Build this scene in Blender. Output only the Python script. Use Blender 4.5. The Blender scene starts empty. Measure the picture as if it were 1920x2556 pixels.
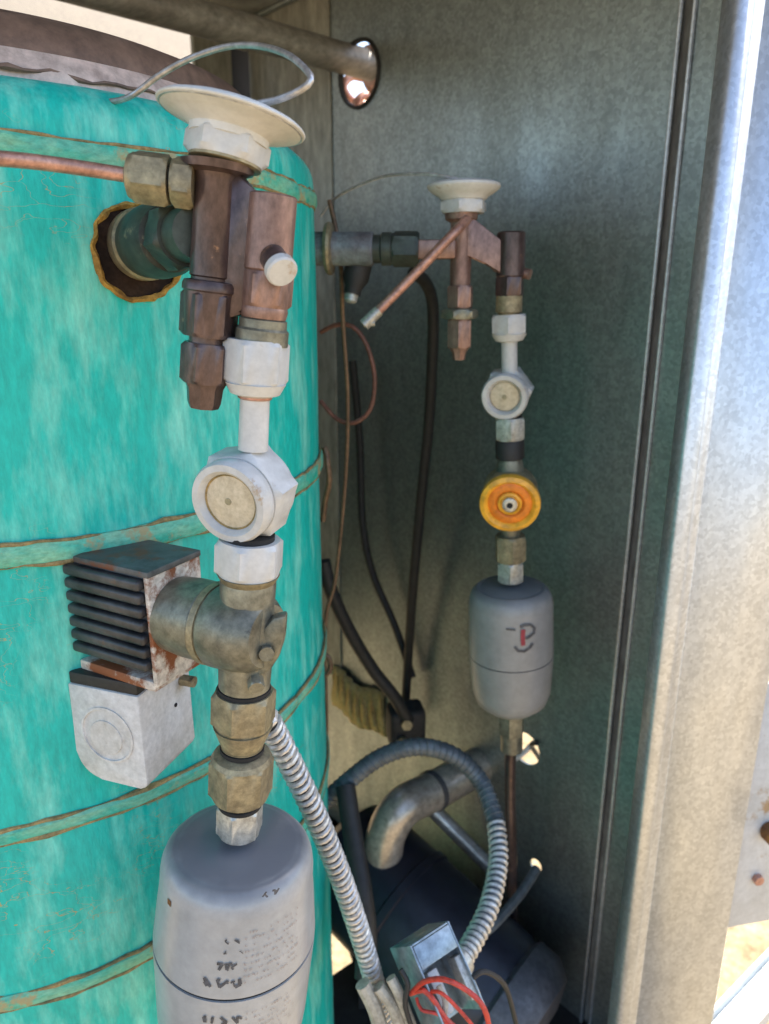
import bpy, bmesh, math, random
from mathutils import Vector, Matrix, noise
random.seed(7)
SC = bpy.context.scene
COL = SC.collection
R = math.radians

# ------------------------------------------------------------------ camera
PITCH, FPX, CZ = R(16.5), 1846.0, 1.35
cam_d = bpy.data.cameras.new('camera'); cam = bpy.data.objects.new('camera', cam_d); COL.objects.link(cam)
cam.location = (0, 0, CZ); cam.rotation_euler = (R(90) - PITCH, 0, 0)
cam_d.sensor_fit = 'VERTICAL'; cam_d.sensor_height = 36; cam_d.lens = 36 * FPX / 2556
cam_d.clip_start = .02; cam_d.clip_end = 600
cam_d.dof.use_dof = True; cam_d.dof.focus_distance = .43; cam_d.dof.aperture_fstop = 9
SC.camera = cam
# ------------------------------------------------------------------ sky, sun, exposure
SUN_AZ, SUN_EL = R(48), R(50)          # azimuth from +Y towards +X
w = bpy.data.worlds.new('World'); SC.world = w; w.use_nodes = True
nt = w.node_tree; bg = nt.nodes['Background']; sky = nt.nodes.new('ShaderNodeTexSky')
sky.sky_type = 'NISHITA'; sky.sun_disc = False; sky.sun_elevation = SUN_EL; sky.sun_rotation = SUN_AZ
sky.air_density = 1.0; sky.dust_density = 1.5
nt.links.new(sky.outputs[0], bg.inputs[0]); bg.inputs[1].default_value = .13
sd = bpy.data.lights.new('sun', 'SUN'); so = bpy.data.objects.new('sun', sd); COL.objects.link(so)
sd.energy = 4.5; sd.angle = R(.5); sd.color = (1, .93, .82)
sdir = Vector((math.sin(SUN_AZ) * math.cos(SUN_EL), math.cos(SUN_AZ) * math.cos(SUN_EL), math.sin(SUN_EL)))
so.rotation_euler = sdir.to_track_quat('Z', 'Y').to_euler(); so.location = (3, 3, 5)
SC.view_settings.view_transform = 'Standard'; SC.view_settings.look = 'None'
SC.view_settings.exposure = 1.87; SC.view_settings.gamma = 1
SC.cycles.use_denoising = True
SC.cycles.max_bounces = 10; SC.cycles.diffuse_bounces = 6
SC.cycles.sample_clamp_indirect = 6

# ------------------------------------------------------------------ measuring helpers (pixel of the photo + distance -> point in the place)
c_, s_ = math.cos(PITCH), math.sin(PITCH)
O = Vector((0, 0, CZ))
def ray(px, py):
    a, b = (px - 960) / FPX, (py - 1278) / FPX
    return Vector((a, c_ - b * s_, -b * c_ - s_))
def at(px, py, Y):
    d = ray(px, py); return O + d * (Y / d.y)
def mpp(py, Y): return Y / ray(960, py).y / FPX           # metres per photo pixel
def onplane(px, py, p0, n):
    d = ray(px, py); return O + d * ((p0 - O).dot(n) / d.dot(n))
def elev(py): return PITCH + math.atan((py - 1278) / FPX)  # look-down angle

# ------------------------------------------------------------------ materials
def mat(name, c1, c2=None, rough=.5, metal=0., scale=20., stretch=(1, 1, 1), bump=0., bscale=None, rust=0., rustc=(.16, .06, .02),
        rscale=14., detail=6., lo=.35, hi=.65, rough2=None, cracks=None, spec=.5, grit=.42):
    m = bpy.data.materials.new(name); m.use_nodes = True
    N, L = m.node_tree.nodes, m.node_tree.links
    p = N['Principled BSDF']; p.inputs['Metallic'].default_value = metal; p.inputs['Roughness'].default_value = rough
    p.inputs['Specular IOR Level'].default_value = spec
    tc = N.new('ShaderNodeTexCoord'); mp = N.new('ShaderNodeMapping'); mp.inputs['Scale'].default_value = stretch
    L.new(tc.outputs['Object'], mp.inputs[0])
    nz = N.new('ShaderNodeTexNoise'); nz.inputs['Scale'].default_value = scale; nz.inputs['Detail'].default_value = detail
    nz.inputs['Roughness'].default_value = .62
    L.new(mp.outputs[0], nz.inputs['Vector'])
    rp = N.new('ShaderNodeValToRGB'); rp.color_ramp.elements[0].position = lo; rp.color_ramp.elements[1].position = hi
    rp.color_ramp.elements[0].color = (*c1, 1); rp.color_ramp.elements[1].color = (*(c2 or tuple(x * .72 for x in c1)), 1)
    L.new(nz.outputs[0], rp.inputs[0]); out = rp.outputs[0]
    ng = N.new('ShaderNodeTexNoise'); ng.inputs['Scale'].default_value = scale * 6; ng.inputs['Detail'].default_value = 6; ng.inputs['Roughness'].default_value = .7
    L.new(mp.outputs[0], ng.inputs['Vector'])
    gr = N.new('ShaderNodeMapRange'); gr.inputs[1].default_value = .33; gr.inputs[2].default_value = .67; gr.inputs[3].default_value = 1 - grit; gr.inputs[4].default_value = 1 + grit * .45
    L.new(ng.outputs[0], gr.inputs[0]); gm = N.new('ShaderNodeVectorMath'); gm.operation = 'SCALE'; L.new(out, gm.inputs[0]); L.new(gr.outputs[0], gm.inputs['Scale']); out = gm.outputs[0]
    if rust > 0:
        n2 = N.new('ShaderNodeTexNoise'); n2.inputs['Scale'].default_value = rscale; n2.inputs['Detail'].default_value = 8
        n2.inputs['Roughness'].default_value = .7; L.new(tc.outputs['Object'], n2.inputs['Vector'])
        r2 = N.new('ShaderNodeValToRGB'); r2.color_ramp.elements[0].position = .635 - rust * .35; r2.color_ramp.elements[1].position = .70 - rust * .33
        r2.color_ramp.elements[0].color = (0, 0, 0, 1); r2.color_ramp.elements[1].color = (1, 1, 1, 1); L.new(n2.outputs[0], r2.inputs[0])
        mx = N.new('ShaderNodeMixRGB'); L.new(r2.outputs[0], mx.inputs[0]); L.new(out, mx.inputs[1]); mx.inputs[2].default_value = (*rustc, 1)
        out = mx.outputs[0]
    if cracks:
        cs, cw, cc, cst, lo2 = cracks
        mp2 = N.new('ShaderNodeMapping'); mp2.inputs['Scale'].default_value = cst; L.new(tc.outputs['Object'], mp2.inputs[0])
        nw = N.new('ShaderNodeTexNoise'); nw.inputs['Scale'].default_value = cs * .8; nw.inputs['Detail'].default_value = 4; L.new(mp2.outputs[0], nw.inputs['Vector'])
        ad = N.new('ShaderNodeMixRGB'); ad.blend_type = 'ADD'; ad.inputs[0].default_value = .35; L.new(mp2.outputs[0], ad.inputs[1]); L.new(nw.outputs[1], ad.inputs[2])
        vo = N.new('ShaderNodeTexVoronoi'); vo.feature = 'DISTANCE_TO_EDGE'; vo.inputs['Scale'].default_value = cs; L.new(ad.outputs[0], vo.inputs['Vector'])
        lt = N.new('ShaderNodeMapRange'); lt.inputs[1].default_value = cw * .4; lt.inputs[2].default_value = cw; lt.inputs[3].default_value = 1; lt.inputs[4].default_value = 0
        L.new(vo.outputs['Distance'], lt.inputs[0])
        n3 = N.new('ShaderNodeTexNoise'); n3.inputs['Scale'].default_value = 7; L.new(tc.outputs['Object'], n3.inputs['Vector'])
        g = N.new('ShaderNodeMapRange'); g.inputs[1].default_value = lo2; g.inputs[2].default_value = lo2 + .08; L.new(n3.outputs[0], g.inputs[0])
        ml = N.new('ShaderNodeMath'); ml.operation = 'MULTIPLY'; L.new(lt.outputs[0], ml.inputs[0]); L.new(g.outputs[0], ml.inputs[1])
        mx = N.new('ShaderNodeMixRGB'); L.new(ml.outputs[0], mx.inputs[0]); L.new(out, mx.inputs[1]); mx.inputs[2].default_value = (*cc, 1); out = mx.outputs[0]
    L.new(out, p.inputs['Base Color'])
    if rough2 is not None:
        mr = N.new('ShaderNodeMapRange'); mr.inputs[1].default_value = lo; mr.inputs[2].default_value = hi
        mr.inputs[3].default_value = rough; mr.inputs[4].default_value = rough2; L.new(nz.outputs[0], mr.inputs[0]); L.new(mr.outputs[0], p.inputs['Roughness'])
    if bump > 0:
        nb = N.new('ShaderNodeTexNoise'); nb.inputs['Scale'].default_value = bscale or scale * 2; nb.inputs['Detail'].default_value = 5
        L.new(mp.outputs[0], nb.inputs['Vector'])
        b = N.new('ShaderNodeBump'); b.inputs['Strength'].default_value = bump; b.inputs['Distance'].default_value = .002
        L.new(nb.outputs[0], b.inputs['Height']); L.new(b.outputs[0], p.inputs['Normal'])
    return m

def spangle(name, base, rough, soft=1.):
    m = mat(name, base, tuple(x * (1 - .13 * soft) for x in base), rough=rough, metal=.85, scale=9, stretch=(1, 1, .35), rough2=rough + .15, bump=.06, bscale=30, grit=.16 * soft)
    N, L = m.node_tree.nodes, m.node_tree.links; p = N['Principled BSDF']
    tc = N.new('ShaderNodeTexCoord'); vo = N.new('ShaderNodeTexVoronoi'); vo.inputs['Scale'].default_value = 300; L.new(tc.outputs['Object'], vo.inputs['Vector'])
    hs = N.new('ShaderNodeSeparateColor'); L.new(vo.outputs['Color'], hs.inputs[0])
    mr = N.new('ShaderNodeMapRange'); mr.inputs[3].default_value = 1 - .2 * soft; mr.inputs[4].default_value = 1 + .14 * soft; L.new(hs.outputs[0], mr.inputs[0])
    old = p.inputs['Base Color'].links[0].from_socket
    mx = N.new('ShaderNodeVectorMath'); mx.operation = 'SCALE'; L.new(old, mx.inputs[0]); L.new(mr.outputs[0], mx.inputs['Scale']); L.new(mx.outputs[0], p.inputs['Base Color'])
    return m

M = {}
M['teal'] = mat('teal_foam_coating', (.003, .44, .37), (.20, .63, .51), rough=.48, scale=34, stretch=(1.3, 1.3, .36), bump=1.0, bscale=46, lo=.47, hi=.72,
                rust=.0, rustc=(.30, .66, .53), rscale=42, cracks=(17, .012, (.36, .27, .10), (1, 1, 2.4), .60), spec=.4, grit=.22)
M['tealband'] = mat('teal_seam_strip', (.02, .40, .30), (.22, .48, .32), rough=.55, scale=34, stretch=(1, 1, 2), bump=.8, bscale=70, rust=.24, rustc=(.33, .29, .15), rscale=30, spec=.35, grit=.3)
M['seam'] = mat('brown_edge_shade', (.38, .26, .11), (.14, .13, .07), rough=.8, scale=60, bump=.4, spec=.2)
M['collar'] = mat('pale_matte', (.62, .50, .45), (.48, .36, .32), rough=.6, scale=14, bump=.25, rust=.06, rustc=(.20, .09, .05))
M['brownhead'] = mat('brown_matte', (.20, .125, .09), (.15, .09, .065), rough=.65, scale=12, bump=.2)
M['foam'] = mat('torn_yellow_foam', (.50, .30, .07), (.24, .13, .04), rough=.95, scale=70, bump=.9, spec=.1)
M['goldsheet'] = mat('golden_sheet', (.80, .58, .27), (.62, .42, .18), rough=.9, scale=50, bump=.6, spec=.1)
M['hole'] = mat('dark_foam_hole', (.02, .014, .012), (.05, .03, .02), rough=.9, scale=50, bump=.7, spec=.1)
M['white'] = mat('off_white_paint', (.53, .525, .515), (.45, .44, .42), rough=.36, scale=26, bump=.08, rust=.10, rustc=(.32, .21, .12), rscale=30, grit=.12)
M['whitecap'] = mat('dusty_cream_paint', (.58, .575, .56), (.50, .49, .46), rough=.55, scale=22, bump=.15, rust=.05, rustc=(.36, .28, .19), rscale=34, grit=.12)
M['brown'] = mat('tarnished_brown_brass', (.135, .092, .086), (.07, .046, .043), rough=.30, metal=.5, scale=34, stretch=(1, 1, .5), bump=.35, rust=.05, rustc=(.30, .17, .10), rscale=50)
M['copper'] = mat('dull_copper', (.35, .215, .17), (.22, .13, .105), rough=.42, metal=.55, scale=30, stretch=(1, 1, .5), bump=.15)
M['coppertube'] = mat('copper_tube', (.56, .31, .235), (.38, .20, .15), rough=.42, metal=.55, scale=40, bump=.05)
M['brass'] = mat('weathered_brass', (.37, .31, .185), (.20, .165, .105), rough=.5, metal=.45, scale=32, bump=.25, rust=.05, rustc=(.10, .08, .05), rscale=40)
M['olive'] = mat('olive_tarnished_brass', (.265, .25, .185), (.135, .128, .098), rough=.42, metal=.5, scale=26, bump=.3, rust=.04, rustc=(.04, .035, .03), rscale=30)
M['darkgreen'] = mat('dark_verdigris_brass', (.06, .075, .06), (.025, .028, .024), rough=.5, metal=.3, scale=24, bump=.3, rust=.03, rustc=(.25, .22, .13), rscale=18)
M['rust'] = mat('rusted_white_steel', (.66, .61, .54), (.52, .45, .38), rough=.65, scale=30, bump=.3, rust=.50, rustc=(.20, .062, .02), rscale=26)
M['blackplastic'] = mat('dusty_black_plastic', (.016, .016, .018), (.060, .058, .060), rough=.42, scale=28, bump=.25, rust=.04, rustc=(.11, .06, .035), rscale=30)
M['greyplate'] = mat('grey_sheet_top', (.10, .105, .105), (.055, .055, .058), rough=.5, scale=20, bump=.2, rust=.36, rustc=(.13, .04, .018), rscale=22)
M['boxwhite'] = mat('chalky_white_box', (.63, .61, .59), (.50, .47, .43), rough=.6, scale=38, bump=.3, rust=.06, rustc=(.34, .28, .22), rscale=40, grit=.2)
M['black'] = mat('black_rubber', (.014, .013, .013), (.025, .022, .02), rough=.6, scale=20, bump=.1)
M['gap'] = mat('black_gasket_and_shade', (.012, .011, .011), rough=.8)
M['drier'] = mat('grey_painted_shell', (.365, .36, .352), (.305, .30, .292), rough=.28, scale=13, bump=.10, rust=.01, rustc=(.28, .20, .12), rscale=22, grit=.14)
M['drier_shaded'] = mat('shaded_grey_painted_shell', (.275, .268, .262), (.23, .224, .218), rough=.4, scale=13, bump=.1, grit=.14)  # rear copy of the grey paint, interior shade darkened into it
M['driertop'] = mat('rough_dark_grey_paint', (.235, .235, .245), (.165, .165, .175), rough=.8, scale=60, bump=.7, bscale=160, spec=.25)
M['rustspot'] = mat('rust_spot', (.22, .10, .02), (.12, .05, .02), rough=.9, scale=90)
M['silver'] = mat('dull_silver_brass', (.56, .55, .50), (.40, .38, .33), rough=.4, metal=.5, scale=40, bump=.15, rust=.03, rustc=(.30, .22, .08), rscale=60)
M['glass'] = mat('cloudy_sight_lens', (.58, .50, .37), (.44, .37, .26), rough=.10, scale=60, detail=8, bump=.05, rust=.05, rustc=(.34, .28, .17), rscale=80, grit=.2)
M['dot'] = mat('indicator_dot', (.38, .33, .2), rough=.4)
M['orange'] = mat('orange_plastic', (.92, .47, .045), (.85, .40, .03), rough=.35, scale=15)
M['orange2'] = mat('deep_orange_plastic', (.80, .24, .012), (.72, .19, .01), rough=.4, scale=15)
M['conduit'] = mat('galvanised_flex_conduit', (.76, .72, .66), (.56, .53, .49), rough=.38, metal=.45, scale=40, bump=.1)
M['greyconduit'] = mat('grey_sheathed_conduit', (.15, .17, .18), (.09, .10, .11), rough=.45, scale=20, bump=.1, metal=.2)
M['gal'] = spangle('galvanised_sheet', (.335, .37, .36), .36)
M['gal2'] = spangle('pale_galvanised_post', (.64, .665, .70), .38, .7)
M['backgal'] = mat('dusty_back_sheet', (.36, .345, .29), (.28, .27, .23), rough=.6, metal=.2, scale=14, stretch=(1, 1, .3), bump=.1)
M['darkgal'] = mat('dark_gap_steel', (.20, .195, .18), (.13, .127, .12), rough=.7, metal=.2, scale=40, stretch=(1, 1, .2))
M['roof'] = mat('roof_sheet', (.36, .355, .33), (.28, .275, .26), rough=.5, metal=.4, scale=10)
M['cream'] = mat('cream_cabinet_paint', (.24, .20, .15), (.205, .17, .13), rough=.6, scale=30, bump=.15, bscale=120)
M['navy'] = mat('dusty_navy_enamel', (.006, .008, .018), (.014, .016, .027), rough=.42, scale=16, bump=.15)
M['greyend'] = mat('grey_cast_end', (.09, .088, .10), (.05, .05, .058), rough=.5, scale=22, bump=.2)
M['pipeins'] = mat('brown_grey_pipe', (.62, .56, .49), (.42, .37, .32), rough=.3, metal=.5, scale=20, bump=.2)
M['steelpipe'] = mat('dusty_steel_pipe', (.36, .34, .30), (.22, .20, .175), rough=.5, metal=.35, scale=18, stretch=(.3, 1, 1), bump=.15)
M['pan'] = mat('black_base_paint', (.014, .014, .017), (.03, .028, .027), rough=.7, scale=14, bump=.3)
M['red'] = mat('red_wire_sheath', (.62, .055, .03), (.50, .04, .025), rough=.4, scale=30)
M['darkred'] = mat('dark_red_wire', (.22, .085, .055), (.12, .045, .03), rough=.5, scale=30)
M['brownwire'] = mat('brown_tie_wire', (.22, .13, .07), (.12, .07, .04), rough=.55, metal=.3, scale=40)
M['zinc'] = mat('zinc_box', (.36, .42, .46), (.24, .29, .32), rough=.36, metal=.6, scale=18, bump=.1)
M['palecable'] = mat('pale_cable', (.50, .45, .36), (.36, .32, .25), rough=.6, scale=30)
M['capil'] = mat('tinned_capillary', (.60, .60, .62), (.40, .38, .36), rough=.35, metal=.7, scale=30)
M['ink'] = mat('black_print', (.03, .03, .035), (.10, .10, .11), rough=.6, scale=300)
M['redink'] = mat('red_print', (.35, .03, .05), rough=.6)
M['tag'] = mat('faded_fine_print', (.27, .22, .21), (.35, .29, .27), rough=.6, scale=300)
M['ground'] = mat('sunlit_dry_ground', (.37, .29, .175), (.23, .17, .10), rough=.95, scale=9, bump=1, bscale=60, rust=.06, rustc=(.10, .07, .05), rscale=14, spec=.1)
M['bluepipe'] = mat('bluish_oxidised_pipe', (.24, .29, .31), (.15, .14, .15), rough=.5, metal=.3, scale=30, bump=.2)

def painted_top_shade(m, z0, z1, col):  # paints roof shade into the top of a shell, edge broken by noise
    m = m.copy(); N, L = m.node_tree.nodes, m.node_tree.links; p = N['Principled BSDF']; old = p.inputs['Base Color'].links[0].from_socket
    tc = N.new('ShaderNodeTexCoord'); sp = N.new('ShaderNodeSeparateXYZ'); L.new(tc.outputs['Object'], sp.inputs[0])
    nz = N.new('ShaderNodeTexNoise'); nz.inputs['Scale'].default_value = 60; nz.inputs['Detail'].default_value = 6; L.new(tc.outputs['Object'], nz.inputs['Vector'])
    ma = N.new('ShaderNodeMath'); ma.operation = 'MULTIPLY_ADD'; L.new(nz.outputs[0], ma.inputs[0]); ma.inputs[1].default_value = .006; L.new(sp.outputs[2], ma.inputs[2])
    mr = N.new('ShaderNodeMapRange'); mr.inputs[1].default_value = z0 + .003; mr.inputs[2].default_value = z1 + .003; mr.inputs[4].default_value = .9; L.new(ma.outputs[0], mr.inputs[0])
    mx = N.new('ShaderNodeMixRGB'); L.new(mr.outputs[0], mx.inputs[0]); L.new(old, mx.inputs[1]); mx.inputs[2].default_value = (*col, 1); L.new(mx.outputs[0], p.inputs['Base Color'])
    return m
# ------------------------------------------------------------------ mesh helpers
def frame(o, z, xh=Vector((1, 0, 0))):
    z = z.normalized(); x = (xh - z * xh.dot(z)).normalized(); y = z.cross(x)
    return Matrix(((x.x, y.x, z.x, o.x), (x.y, y.y, z.y, o.y), (x.z, y.z, z.z, o.z), (0, 0, 0, 1)))
def tag(o, label=None, cat=None, group=None, kind=None):
    for k, v in (('label', label), ('category', cat), ('group', group), ('kind', kind)):
        if v: o[k] = v
    return o
def thing(name, label, cat, mtx=None, group=None):
    o = bpy.data.objects.new(name, None); COL.objects.link(o); o.empty_display_size = .02
    if mtx is not None: o.matrix_world = mtx
    return tag(o, label, cat, group)
def obj(name, bm, m, parent=None, ang=35, smooth=True):
    me = bpy.data.meshes.new(name); bmesh.ops.recalc_face_normals(bm, faces=bm.faces); bm.to_mesh(me); bm.free()
    if smooth:
        me.shade_smooth(); me.set_sharp_from_angle(angle=R(ang))
    o = bpy.data.objects.new(name, me); COL.objects.link(o); me.materials.append(M[m]); o.parent = parent
    return o
def lathe(prof, n=40, mtx=None, bm=None, phase=0., wob=0.):
    bm = bm or bmesh.new(); rings = []
    for r, z in prof:
        if r < 1e-6: rings.append([bm.verts.new((0, 0, z))])
        else: rings.append([bm.verts.new((r * math.cos(phase + 2 * math.pi * k / n), r * math.sin(phase + 2 * math.pi * k / n), z)) for k in range(n)])
    new = [v for rg in rings for v in rg]
    for a, b in zip(rings, rings[1:]):
        for k in range(n):
            k2 = (k + 1) % n
            if len(a) == 1 and len(b) == 1: continue
            if len(a) == 1: bm.faces.new((a[0], b[k], b[k2]))
            elif len(b) == 1: bm.faces.new((a[k], b[0], a[k2]))
            else: bm.faces.new((a[k], b[k], b[k2], a[k2]))
    shut = (Vector(prof[0]) - Vector(prof[-1])).length < 1e-7
    for rg in (rings[0], rings[-1]):
        if len(rg) > 1 and not shut: bm.faces.new(rg)
    if wob:
        for v in new: v.co += noise.noise_vector(v.co * 60) * wob
    if mtx is not None: bmesh.ops.transform(bm, matrix=mtx, verts=new)
    return bm
def hexa(r, z0, z1, mtx=None, phase=0., ch=.10, bm=None, n=6):
    h = z1 - z0; c = min(abs(h) * .22, r * ch * 1.3) * (1 if h > 0 else -1)
    # chamfered hexagon: many-sided rims meeting six flats
    bm = bm or bmesh.new(); N = n * 6; rings = []
    def hr(a): 
        q = (a % (2 * math.pi / n)) - math.pi / n
        return r * math.cos(math.pi / n) / math.cos(q)
    rin = r * math.cos(math.pi / n) * .995
    for z, mode in ((z0, 0), (z0 + c, 1), (z1 - c, 1), (z1, 0)):
        ring = []
        for k in range(N):
            a = 2 * math.pi * k / N; rr = hr(a)
            if mode == 0: rr = min(rr, rin)
            ring.append(bm.verts.new((rr * math.cos(a + phase), rr * math.sin(a + phase), z)))
        rings.append(ring)
    new = [v for q in rings for v in q]
    for a, b in zip(rings, rings[1:]):
        for k in range(N): bm.faces.new((a[k], b[k], b[(k + 1) % N], a[(k + 1) % N]))
    bm.faces.new(rings[0]); bm.faces.new(rings[-1])
    if mtx is not None: bmesh.ops.transform(bm, matrix=mtx, verts=new)
    return bm
def spline(pts, step=.004):
    P = [Vector(p) for p in pts]; P = [P[0] * 2 - P[1]] + P + [P[-1] * 2 - P[-2]]; out = []
    for i in range(1, len(P) - 2):
        p0, p1, p2, p3 = P[i - 1:i + 3]; k = max(2, int((p2 - p1).length / step))
        for j in range(k):
            t = j / k
            out.append(.5 * ((2 * p1) + (p2 - p0) * t + (2 * p0 - 5 * p1 + 4 * p2 - p3) * t * t + (3 * p1 - p0 - 3 * p2 + p3) * t ** 3))
    out.append(P[-2]); return out
def tube(pts, rad, n=12, step=.004, bm=None, smooth=True, closed=True, hel=False):
    path = spline(pts, step) if smooth else [Vector(p) for p in pts]
    bm = bm or bmesh.new(); rings = []; t0 = (path[1] - path[0]).normalized()
    x = t0.orthogonal().normalized(); s = 0
    for i, p in enumerate(path):
        t = (path[min(i + 1, len(path) - 1)] - path[max(i - 1, 0)]).normalized()
        x = (x - t * x.dot(t)).normalized(); y = t.cross(x)
        if i: s += (p - path[i - 1]).length
        rs = [rad(s, k / n) if hel else (rad(s) if callable(rad) else rad) for k in range(n)]
        rings.append([bm.verts.new(p + (x * math.cos(2 * math.pi * k / n) + y * math.sin(2 * math.pi * k / n)) * rs[k]) for k in range(n)])
    for a, b in zip(rings, rings[1:]):
        for k in range(n): bm.faces.new((a[k], b[k], b[(k + 1) % n], a[(k + 1) % n]))
    if closed: bm.faces.new(rings[0]); bm.faces.new(rings[-1])
    return bm
def box(lo, hi, mtx=None, bev=0., bm=None, seg=2):
    b2 = bmesh.new(); bmesh.ops.create_cube(b2, size=1)
    lo, hi = Vector(lo), Vector(hi)
    for v in b2.verts: v.co = Vector([(lo[i] + hi[i]) / 2 + v.co[i] * (hi[i] - lo[i]) for i in range(3)])
    if bev: bmesh.ops.bevel(b2, geom=b2.edges[:], offset=bev, segments=seg, affect='EDGES', profile=.5)
    if mtx is not None: bmesh.ops.transform(b2, matrix=mtx, verts=b2.verts)
    if bm is None: return b2
    me = bpy.data.meshes.new('t'); b2.to_mesh(me); b2.free(); bm.from_mesh(me); bpy.data.meshes.remove(me); return bm
def prism(poly, y0, y1, mtx=None, bev=0.):
    bm = bmesh.new(); a = [bm.verts.new((x, y0, z)) for x, z in poly]; b = [bm.verts.new((x, y1, z)) for x, z in poly]; n = len(poly)
    bm.faces.new(a); bm.faces.new(b[::-1])
    for k in range(n): bm.faces.new((a[k], a[(k + 1) % n], b[(k + 1) % n], b[k]))
    if bev: bmesh.ops.bevel(bm, geom=bm.edges[:], offset=bev, segments=2, affect='EDGES', profile=.5)
    if mtx is not None: bmesh.ops.transform(bm, matrix=mtx, verts=bm.verts)
    return bm
def cut(o, cutters):
    for cb in cutters:
        me = bpy.data.meshes.new('cutter'); bmesh.ops.recalc_face_normals(cb, faces=cb.faces); cb.to_mesh(me); cb.free()
        k = bpy.data.objects.new('cutter', me); COL.objects.link(k); k.parent = o.parent
        md = o.modifiers.new('b', 'BOOLEAN'); md.operation = 'DIFFERENCE'; md.object = k; md.solver = 'EXACT'
        dg = bpy.context.evaluated_depsgraph_get(); dg.update()
        nm = bpy.data.meshes.new_from_object(o.evaluated_get(dg)); old = o.data; o.modifiers.clear(); o.data = nm; nm.name = old.name
        bpy.data.objects.remove(k); bpy.data.meshes.remove(me)
    o.data.shade_smooth(); o.data.set_sharp_from_angle(angle=R(35))

class Line:
    """a straight run of fittings: local Z is its axis, local Y points away from the opening"""
    def __init__(s, p0, p1, Y, org=None):
        s.p0, s.p1, s.Y = p0, p1, Y
        a, b = at(*p0, Y), at(*p1, Y); s.m = frame(a if org is None else at(s.x(org), org, Y), a - b)
        s.inv = s.m.inverted()
    def x(s, py): return s.p0[0] + (s.p1[0] - s.p0[0]) * (py - s.p0[1]) / (s.p1[1] - s.p0[1])
    def l(s, px, py, dy=0.): v = s.inv @ at(px, py, s.Y + dy); return v
    def z(s, py): return s.l(s.x(py), py).z
    def k(s, py): return mpp(py, s.Y)
    def pr(s, rows):
        """rows of (half width in px, height of the near edge in px) -> (radius, local z)"""
        out = []
        for hw, py in rows:
            q = py - hw * math.sin(elev(py)); out.append((hw * s.k(q), s.z(q)))
        return out
    def origin_at(s, py): return Line(s.p0, s.p1, s.Y, py)

def hexpr(L, hw, y0, y1, phase=0., ch=.1):
    (r, z0), (_, z1) = L.pr([(hw, y0), (hw, y1)]); return hexa(r / .955, z1, z0, phase=phase, ch=ch)

# ================================================================== THE SETTING
# ground
bm = bmesh.new(); bmesh.ops.create_grid(bm, x_segments=60, y_segments=60, size=1)
for v in bm.verts: v.co = Vector((v.co.x * abs(v.co.x) ** 1.5 * 150, v.co.y * abs(v.co.y) ** 1.5 * 150 + 1, noise.noise(v.co * 40) * .008))
tag(obj('ground', bm, 'ground'), kind='structure')

# cabinet geometry: right panel runs from the far corner towards the opening
WD = Vector((-.669, .743, 0)); WN = Vector((-.743, -.669, 0))          # along the panel (away), facing inwards
W0 = Vector((.22, .80, 0))
BD = Vector((-WN.x, -WN.y, 0))
UP = Vector((0, 0, 1))
ROOFZ = CZ + .392
cor = onplane(648, 700, W0, WN)                                        # the corner
seam = onplane(1592, 1278, W0, WN)
pst = onplane(1720, 1278, W0, WN)
def tw(p): return (Vector((p.x, p.y, 0)) - W0).dot(WD)
tc_, ts_, tp_ = tw(cor), tw(seam), tw(pst)
WM = frame(W0, UP, WD)                                                 # local x along the panel, local z up; y = z x x
inward = -1 if (WM.to_3x3() @ Vector((0, 1, 0))).dot(WN) < 0 else 1
FLOORZ = CZ - .98
def wl(px, py):
    v = WM.inverted() @ onplane(px, py, W0, WN); return v
def wbox(x0, x1, z0, z1, d0, d1, bev=0.):                              # d = depth outwards from the inner face
    ys = sorted((-inward * d0, -inward * d1)); return box((min(x0, x1), ys[0], z0), (max(x0, x1), ys[1], z1), bev=bev)
side = thing('side_panel', 'tall galvanised sheet panel behind the hanging refrigerant fittings, right of the teal vessel', 'panel', WM)
pa = obj('sheet', wbox(ts_ + .006, tc_, FLOORZ, ROOFZ, 0, .003), 'gal', side)
def wcyl(px, py, rpx):
    v = wl(px, py); r = rpx * (onplane(px, py, W0, WN) - O).length / FPX
    return lathe([(r, -.05), (r, .05)], 24, Matrix.Translation((v.x, 0, v.z)) @ Matrix.Rotation(R(90), 4, 'X'))
g0, g1 = wl(835, 1690), wl(965, 1800); g0.z, g1.z = wl(900, 1722).z, wl(900, 1784).z
cut(pa, [wcyl(898, 185, 62), wcyl(1312, 1868, 40), wcyl(1338, 2160, 15)])
obj('sheet', wbox(tp_ - .06, ts_ - .006, FLOORZ, ROOFZ, 0, .003), 'gal', side)
for sx, a in ((1, ts_ + .0065), (-1, ts_ - .0065)):
    obj('folded_edge', tube([(a, -inward * -.0015, FLOORZ), (a, -inward * -.0015, ROOFZ)], .0022, 10, smooth=False), 'gal2', side)
obj('seam_channel', wbox(ts_ - .03, ts_ + .03, FLOORZ, ROOFZ, .0055, .0075), 'darkgal', side)
crease = wl(835, 600).x
lp = obj('lapped_sheet', wbox(crease, tc_ - .002, FLOORZ + .35, ROOFZ - .004, -.0028, -.0004, bev=.0006), 'backgal', side)
cut(lp, [wcyl(898, 185, 66)])
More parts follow.
